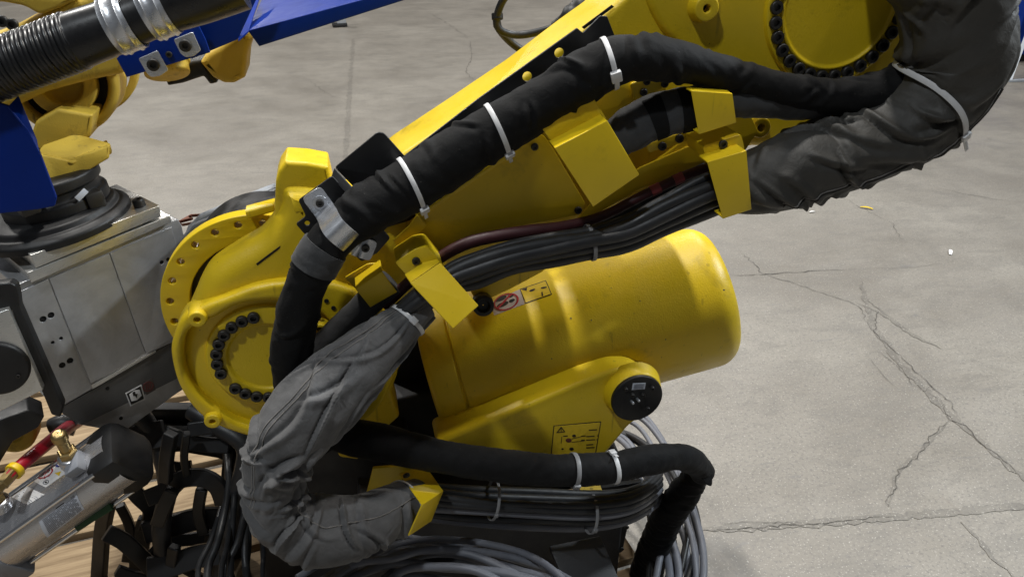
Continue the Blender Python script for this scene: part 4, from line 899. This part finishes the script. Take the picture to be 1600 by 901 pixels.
for x, y in ((179, 628), (189, 653), (168, 606.5)): hole_px(x, y, Fr(frT.o - tn * (.0115 if y > 620 else .0015), tn, e1), 2.6, tool, 'tapped_hole')
# wrist parts of the second robot on top of the plate
rb2 = thing('second_robot', (aY(60, 200, 1.75).x - .2, 1.9, .14), 'second yellow robot at the upper left, its wrist holding the aluminium block', 'robot')
ctr = mid - tn * .115 - e1 * .035 + eu * .0
lathe('wrist_flange', ctr, eu, [(.128, .0), (.128, .012), (.118, .020), (.112, .020), (.108, .030), (.085, .034), (.001, .034)], M['plastic'], rb2, 64, .004)
lathe('tool_changer', ctr + eu * .034 + e1 * .015, eu, [(.088, 0), (.088, .018), (.080, .022), (.080, .036), (.086, .038), (.086, .056), (.075, .06), (.001, .06)], M['plastic'], rb2, 48, .004)
for a, b in ((.6, .03), (-.5, .07)):
    box('changer_lug', ctr + eu * (.022 + b * .7) + e1 * .09 * a + tn * .075, tn, e1, (.03, .03, .03), M['bolt'], rb2, .004)
box('warning_tag', ctr + eu * .062 + e1 * .035 + tn * .091, tn, e1 + eu * .5, (.022, .010, .0015), M['slabel'], rb2, .0004)
slab('wrist_block', Fr(aY(110, 245, 1.42), (.28, -.94, .2)), [(60, 240), (108, 250), (171, 226), (171, 247), (115, 280), (80, 285), (64, 275)], .13, M['old_yellow'], rb2, .004, 3, bres=3)
slab('wrist_block_top', Fr(aY(112, 252, 1.418), (.12, -.5, .86)), [(58, 238), (66, 226), (118, 208), (172, 223), (172, 229), (112, 255), (64, 248)], .02, M['old_yellow'], rb2, .003, 3)
slab('wrist_neck', FY(1.47), [(40, 235), (55, 190), (90, 170), (145, 180), (140, 215), (110, 240)], .12, M['old_yellow'], rb2, .006, 4)
pq = aY(98, 132, 1.52); k = mp(pq)
lathe('wrist_ring', pq, (.12, -.95, .1), [(79 * k, -.14), (79 * k, -.004), (74 * k, .002), (66 * k, .002), (62 * k, -.01), (62 * k, -.05)], M['old_yellow'], rb2, 72, .006)
lathe('ring_gap', pq, (.12, -.95, .1), [(63 * k, -.02), (48 * k, -.022)], M['hole'], rb2, 60, .001)
lathe('wrist_hub', pq, (.12, -.95, .1), [(50 * k, -.05), (48 * k, .008), (44 * k, .01), (30 * k, .01), (27 * k, -.012), (.001, -.014)], M['old_yellow'], rb2, 60, .005)
lathe('back_seal', pq + V((0, .15, 0)), (.12, -.95, .1), [(82 * k, -.05), (82 * k, -.002), (70 * k, 0)], M['old_yellow'], rb2, 60, .003)
slab('forearm', FY(1.47), [(-60, 75), (0, 52), (60, 20), (140, -12), (240, -40), (330, -30), (300, 40), (200, 96), (192, 117), (140, 127), (70, 146), (20, 170), (-60, 200)], .12, M['old_yellow'], rb2, .016, 8, bres=5)
slab('forearm_cover', FY(1.455), [(-40, -30), (70, -30), (120, 0), (90, 14), (62, 24), (38, 10), (0, 3), (-40, 6)], .03, M['old_yellow'], rb2, .006, 8)
for x, y in ((4, 33), (20, 38)): bolt_px(x, y, 1.455, 9, rb2, .9)
slab('nose_casting', FY(1.60), [(312, 98), (326, 84), (345, 72), (382, 44), (394, 62), (386, 88), (383, 122), (366, 131), (350, 131), (332, 122)], .12, M['old_yellow'], rb2, .012, 3, bres=4)
slab('nose_gap_dark', FY(1.62), [(255, 118), (300, 95), (318, 92), (340, 130), (328, 133), (318, 120), (285, 131), (262, 135)], .10, M['plastic'], rb2, .008, 3)  # black slab standing for the dark gap beside the nose
pq2 = aY(262, 116, 1.585); lathe('nose_ring', pq2, (.1, -.5, -.85), [(.040, -.05), (.044, -.04), (.044, -.02), (.040, -.018), (.040, .0), (.030, .004), (.001, .004)], M['old_yellow'], rb2, 40, .003)
# blue brackets
bb = thing('blue_bracket', aY(300, 50, 1.42), 'blue painted bracket and beam holding the ribbed hose, upper left', 'bracket')
slab('clamp_plate', FY(1.40), [(182, 92), (198, 121), (328, 82.5), (321, 62), (300, 20), (240, 30)], .006, M['blue'], bb, .001)
slab('side_plate', FY(1.43), [(300, 92), (371.5, 62), (402, -4), (420, -50), (280, -50), (250, 40)], .008, M['blue'], bb, .001)
slab('beam', FY(1.46), [(387, 48), (567, -1), (700, -37), (760, -40), (405, 73)], .5, M['blue'], bb, .002)
slab('end_plate', Fr(aY(387, 48, 1.455), (0, -.2, 1)), [(372, 62), (388, 48), (405, -3), (402, -40), (380, 0)], .004, M['blue'], bb, .001)
bolt_px(264, 85, 1.399, 5, bb, .8)
bg2 = thing('blue_gusset', aY(30, 260, 1.3), 'blue sheet gusset at the left edge in front of the black wrist', 'bracket')
slab('gusset_face', FY(1.29), [(-40, 150), (14, 166), (36, 184), (60, 234), (88, 309), (85, 322), (60, 327), (-40, 338)], .006, M['blue'], bg2, .001, 2)
slab('gusset_flange', Fr(aY(14, 166, 1.283), (.55, -.55, .62)), [(13, 166), (29, 149), (58, 218), (62, 240), (44, 204)], .005, M['blue'], bg2, .001)
# ribbed hose with its two clamps
hp = px_pts([(-60, 130, 1.30, 45), (0, 108, 1.30, 45), (60, 86, 1.30, 45), (117, 64, 1.30, 45), (180, 41, 1.30, 42), (240, 18, 1.30, 40), (300, -6, 1.30, 46), (370, -34, 1.30, 50)])
pa = Path(hp, .0012); iE = pa.near(120, 63); rib = .0068
def ribf(pa, i, a):
    if i > iE: return -.02 + (.02 * noise.noise(V((i * .01, math.cos(a), math.sin(a)))))
    return .06 * (abs(math.sin(math.pi * i * pa.step / rib)) ** .6 - .6)
hose = tube('corrugated_hose', None, M['hose'], None, 56, disp=ribf, path=pa); tag(hose, 'thick black ribbed hose with a smooth end, held by two zinc clamps', 'hose')
for kx, ky, sx in ((192, 38, 1), (247, 16, 1)):
    i = pa.near(kx, ky); cl = thing('hose_clamp', pa.P[i], 'zinc clamp around the smooth hose end, ' + ('nearer the ribs' if kx < 200 else 'farther from the ribs'), 'clamp', 'zinc clamps on the ribbed hose')
    T, N_, B_ = pa.T[i], pa.N[i], pa.B[i]; prof = []; rr = pa.r[i] * 1.0; n = 48; vs_, fs = [], []
    pr = [(-.017, .001), (-.017, .003), (-.012, .003), (-.009, .0052), (-.006, .003), (.006, .003), (.009, .0052), (.012, .003), (.017, .003), (.017, .001)]
    for j in range(n):
        a = 2 * math.pi * j / n
        for s_, h_ in pr: vs_.append(pa.P[i] + T * s_ + (N_ * math.cos(a) + B_ * math.sin(a)) * (rr + h_))
    m_ = len(pr)
    for j in range(n):
        q_ = (j + 1) % n
        for e in range(m_ - 1): fs.append((j * m_ + e, j * m_ + e + 1, q_ * m_ + e + 1, q_ * m_ + e))
    mesh('band', vs_, fs, M['zinc'], cl, 40)
    if kx < 200: ft, bp_ = [(216, 92), (246, 79), (263, 110), (250, 119), (236, 121), (230, 116)], (240, 101)
    else: ft, bp_ = [(271, 62), (301, 50), (314, 79), (303, 88), (290, 90), (282, 84)], (290, 71)
    slab('foot', FY(1.388), ft, .003, M['zinc'], cl, .0008, 3); bolt_px(bp_[0], bp_[1], 1.3868, 9.5, cl, .8)
# struts and a brown plate behind the flange
st = thing('steel_strut', aY(370, 330, 1.5), 'pale grey steel strut behind the flange ring', 'strut')
slab('strut_face', FY(1.50), [(290, 362), (310, 342), (385, 310), (432, 292), (440, 312), (380, 340), (330, 372), (296, 392)], .03, M['steelbar'], st, .003, 2)
slab('strut_edge', FY(1.48), [(284, 372), (300, 352), (432, 296), (432, 300), (304, 358), (290, 380)], .012, M['steelbar'], st, .002)
br_ = slab('brown_plate', Fr(aY(305, 340, 1.62), (0, -.6, .8)), [(278, 345), (298, 334), (327, 333), (322, 339), (300, 347), (284, 350)], .01, M['copper'], None, .001, 0, holes=[(297, 338, 2.2), (311, 339, 2.2)])
tag(br_, 'small brown plate with two holes behind the block', 'plate')

# ------------------------------------------------------------------ clamp plate and bumper, far left
jw = thing('clamp_jaw', aY(20, 600, 1.2), 'black jaw with a bright steel plate and black round pad at the left edge', 'clamp')
slab('jaw_arm', FY(1.235), [(-40, 448), (16, 442), (24, 447), (28, 462), (30, 480), (98, 634), (94, 652), (80, 648), (66, 614), (18, 484), (-40, 500)], .02, M['black'], jw, .003, 3)
slab('steel_plate', Fr(aY(20, 560, 1.215), (.2, -.97, .06)), [(-40, 500), (13, 483), (67.5, 609), (50, 618), (-40, 662)], .03, M['alub'], jw, .002, 0)
pq = aY(-4, 574, 1.21); lathe('rubber_pad', pq, (.2, -.97, .06), [(46 * mp(pq), -.004), (45 * mp(pq), .006), (42 * mp(pq), .009), (.001, .009)], M['plastic'], jw, 56, .003)
bolt_px(29, 587, 1.205, 3.5, jw, .7)
slab('lower_jaw', Fr(aY(20, 560, 1.27), (.35, -.93, .06)), [(-40, 668), (45, 640), (70, 650), (60, 668), (20, 690), (-10, 740), (-40, 740)], .06, M['black'], jw, .004, 3)
pq = aY(24, 678, 1.33); lathe('knob', pq, (.2, -.9, .3), [(.035, -.05), (.035, 0), (.03, .006), (.014, .006), (.012, .0), (.001, 0)], M['old_yellow'], jw, 36, .003)
# ------------------------------------------------------------------ pneumatic cylinder, lower left
c0, c1 = aY(14, 838, 1.24), aY(165, 732, 1.24); ca = (c1 - c0).normalized(); cL = (c1 - c0).length; rc = 53 * mp((c0 + c1) / 2)
cv = (CAM - (c0 + c1) / 2); cv = (cv - ca * cv.dot(ca)).normalized(); cs = ca.cross(cv)     # cv to the viewer, cs across (upwards left)
if cs.z < 0: cs = -cs
cyl = thing('air_cylinder', (c0 + c1) / 2 - V((0, 0, .1)), 'silver pneumatic cylinder with printed labels, lower left', 'cylinder')
brl = lathe('barrel', c0, ca, [(rc * .9, -.05), (rc * .9, cL + .05)], M['barrel'], cyl, 72, .0001)
def cyl_pt(s_, deg, h=0): return c0 + ca * s_ + (cv * math.cos(R(deg)) + cs * math.sin(R(deg))) * (rc * .9 + h)
for d in (3, -87, 93, 183):
    tube('tie_rod', [(cyl_pt(-.03, d, .0055), .0045), (cyl_pt(cL * .5, d, .0055), .0045), (cyl_pt(cL + .02, d, .0055), .0045)], M['rod'], cyl, 14, .05)
xa = (cv * math.cos(R(48)) + cs * math.sin(R(48)))
box('end_cap', c0 - ca * .055, ca, xa, (rc * 1.9, rc * 1.9, .11), M['capgrey'], cyl, .006)
box('end_cap', c1 + ca * .035, ca, xa, (rc * 1.72, rc * 1.72, .07), M['plastic'], cyl, .022)
box('sensor_clip', c1 + ca * -.004 + xa * rc * .98 - xa.cross(ca) * rc * .2, ca, xa, (.02, .04, .03), M['capgrey'], cyl, .003)
slab('green_strip', Fr(cyl_pt(0, -80, .02), cv, ca), [(116, 824), (170, 786), (176, 796), (121, 830)], .006, M['green'], cyl, .001)
def cyl_pos(x, y):
    r = ray(x, y); o = CAM - c0; d = r - ca * r.dot(ca); oo = o - ca * o.dot(ca); A, B, C = d.dot(d), 2 * d.dot(oo), oo.dot(oo) - (rc * .9) ** 2
    tt = (-B - math.sqrt(max(B * B - 4 * A * C, 0))) / (2 * A); P_ = CAM + r * tt - c0; return P_.dot(ca), math.degrees(math.atan2(P_.dot(cs), P_.dot(cv)))
def on_cyl(s_, deg, h=.0): return cyl_pt(s_, deg, h)
_ob, _bp = on_barrel, barrel_pos
on_barrel, barrel_pos = on_cyl, cyl_pos                                # the decal helpers now work on this barrel
l1 = decal('safety_label', [(49, 748), (86, 722), (117, 729), (72, 761)], M['paper'], brl, .0006, cyl_pos, 10); l1['label'] = 'white label with a red prohibition ring, two blue discs and a yellow triangle'
decal_ring('red_ring', (71, 739), 14, 6.6, R(-28), .2, M['redink'], l1, .0012)
for c in ((66, 742), (75.5, 736)): decal_fan('pictogram', ell(c, 4.5, 1.8, R(-38)), M['ink'], l1, .0010)
decal_fan('red_bar', [(63, 736), (65, 735), (79, 743), (77, 744)], M['redink'], l1, .0014); decal_fan('red_bar', [(69, 747), (71, 748), (75, 731), (73, 731)], M['redink'], l1, .0015)
decal_fan('blue_disc', ell((92, 726), 5.5, 3.4, R(-25)), M['blueink'], l1, .0012); decal_fan('blue_disc', ell((103, 731), 5.8, 3.6, R(-25)), M['cyanink'], l1, .0012)
decal_fan('white_figure', ell((92, 726), 2.2, 1.2, R(60), 8), M['paper'], l1, .0016); decal_fan('white_figure', ell((102, 731), 2.2, 1.2, R(60), 8), M['paper'], l1, .0016)
decal_fan('warning_triangle', [(86, 739), (96.5, 736), (93, 743)], M['ylabel'], l1, .0012)
decal_ring('small_ring', (72.5, 753), 5, 3.2, R(-25), .25, M['gink'], l1, .0012, 24); decal_fan('mark', ell((72.5, 753), 2, 1.4, 0, 8), M['ink'], l1, .0013)
l2 = decal('maker_label', [(14, 772), (38, 755), (70, 772), (44, 788)], M['paper'], brl, .0006, cyl_pos, 10); decal_fan('blue_oval', ell((28, 763), 13, 5, R(-32)), M['blueink'], l2, .0012)
for i, (x, y, l) in enumerate([(40, 758, 28), (40.5, 760.5, 26), (38, 765, 22), (37, 768, 22), (31, 771, 20), (29, 774, 20)]): decal_fan('print_line', [(x, y), (x + l, y + l * .55), (x + l - .4, y + l * .55 + .8), (x - .4, y + .8)], M['gink'], l2, .0011)
l3 = decal('rating_plate', [(60, 810), (119, 768), (132, 794), (74, 839)], M['slabel'], brl, .0006, cyl_pos, 10); l3['label'] = 'silver rating plate covered in fine print'
def lp(u, v): a = V((60, 810)).lerp(V((119, 768)), u); b = V((74, 839)).lerp(V((132, 794)), u); q = a.lerp(b, v); return (q.x, q.y)
for i in range(12):
    v = .16 + i * .067; u0 = .07
    while u0 < .9:
        u1 = min(.94, u0 + rng.uniform(.08, .4)); decal('print_line', [lp(u0, v), lp(u1, v), lp(u1, v + .028), lp(u0, v + .028)], M['gink'], l3, .0011, cyl_pos, 2); u0 = u1 + .025
decal('print_line', [lp(.45, .07), lp(.66, .07), lp(.66, .11), lp(.45, .11)], M['ink'], l3, .0011, cyl_pos, 2)
for u in (.86, .91): decal_ring('conformity_mark', lp(u, .10), 1.4, 1.4, 0, .35, M['ink'], l3, .0011, 14)
on_barrel, barrel_pos = _ob, _bp
def fitting(p, ax_, parent, s_=1.0):
    lathe('port_boss', p, ax_, [(.021 * s_, -.006), (.021 * s_, .010), (.017 * s_, .013), (.001, .013)], M['barrel'], parent, 32, .003)
    me = lathe_mesh([(.0001, .013), (.0165 * s_, .013), (.0165 * s_, .025), (.014 * s_, .027), (.0001, .027)], 6, angle=30); link('hex_nut', me, M['brass'], parent, basis(p, ax_))
    lathe('nipple', p, ax_, [(.010 * s_, .027), (.010 * s_, .05), (.013 * s_, .052), (.013 * s_, .066), (.009 * s_, .07), (.001, .07)], M['brass'], parent, 24, .002)
fax = (V((0, -.15, 1)) + xa * .1).normalized()
fitting(P(112, 718, 1.225), fax, cyl); fitting(P(-2, 788, 1.215), fax, cyl)
hs_ = tube('air_hose', px_pts([(8, 752, 1.20, 9), (22, 736, 1.22, 9.5), (50, 712, 1.26, 10), (75, 692, 1.31, 10), (100, 672, 1.38, 10), (125, 655, 1.46, 10)]), M['red'], None, 18, .006); tag(hs_, 'red rubber air hose with a yellow collar and brass fitting, lower left', 'hose')
ph = o_path[hs_.name]
lathe('collar', ph.P[4], ph.T[4], [(.011, -.006), (.0155, -.005), (.0155, .006), (.011, .007)], M['ygland'], hs_, 28, .002); lathe('hose_fitting', ph.P[2], -ph.T[2], [(.001, -.01), (.0115, -.01), (.0115, .018), (.009, .02), (.009, .04), (.001, .04)], M['brass'], hs_, 6, .001)
hc = tube('coupling', px_pts([(84, 668, 1.42, 16), (100, 662, 1.42, 16), (120, 665, 1.42, 16)]), M['plastic'], hs_, 20)

# ------------------------------------------------------------------ black cable carrier on the pallet
cc_ = thing('cable_carrier', aZ(270, 800, .14), 'open black cable carrier of broad links standing on the pallet', 'cable carrier')
slab('dark_backing', FY(1.47), [(214, 640), (300, 640), (400, 690), (396, 740), (340, 716), (280, 706), (236, 712)], .03, M['plastic'], cc_, .004, 4)  # black slab added to darken the area behind the carrier
def cpt(u, v): return (u / 3.738, 660 + v / 3.738)
bars = [([(1000, 60), (975, 200), (965, 340)], 70), ([(960, 60), (1150, 120), (1340, 135)], 85), ([(1350, 60), (1330, 300), (1300, 560), (1280, 720)], 62), ([(860, 440), (990, 385), (1060, 330), (1180, 320), (1270, 370), (1310, 470)], 95),
        ([(720, 330), (810, 430), (880, 510), (850, 620)], 85), ([(1010, 390), (960, 490), (920, 590)], 75), ([(840, 640), (1000, 600), (1150, 560), (1300, 555)], 120), ([(640, 420), (600, 620), (585, 800), (575, 960)], 85),
        ([(620, 640), (720, 690), (820, 780), (900, 860)], 90), ([(860, 560), (820, 720), (800, 960)], 95), ([(860, 850), (1000, 830), (1150, 780), (1290, 760)], 125), ([(880, 740), (1040, 830), (1220, 930)], 45), ([(1440, 460), (1390, 640), (1370, 960)], 70), ([(1090, 60), (1075, 200), (1090, 300)], 40), ([(700, 120), (820, 90), (960, 60)], 150), ([(640, 300), (700, 200), (840, 160)], 160), ([(1100, 40), (1300, 20), (1480, 60)], 80)]
bars += [([(900, 640), (1050, 680), (1200, 660), (1300, 620)], 70), ([(1180, 380), (1160, 520), (1190, 640)], 60), ([(700, 480), (760, 620), (740, 800)], 50), ([(1020, 720), (1000, 860), (1010, 960)], 60), ([(1240, 640), (1230, 800), (1240, 960)], 70), ([(930, 240), (1040, 260), (1120, 250)], 60), ([(680, 860), (800, 900), (960, 940)], 60), ([(1400, 300), (1420, 500), (1400, 700)], 60)]
for i, (pl_, wd) in enumerate(bars):
    Yc = 1.36 + .035 * ((i * 7) % 5 - 2); pp = [aY(*cpt(*q), Yc) for q in pl_]; pp = [V(q) for q in catmull([tuple(p) for p in pp], 6)]
    wv = wd / 3.738 * mp(pp[0])
    nrm = (V((0, -.8, .5)) + V((rng.uniform(-.3, .3), 0, rng.uniform(-.2, .2)))).normalized()
    o = strip('carrier_link' if wd > 80 else 'crossbar', pp, wv * 1.06, M['plastic'], cc_, nrm, .018)
    bv = o.modifiers.new('edge', 'BEVEL'); bv.width = .0025; bv.segments = 2; bv.limit_method = 'ANGLE'
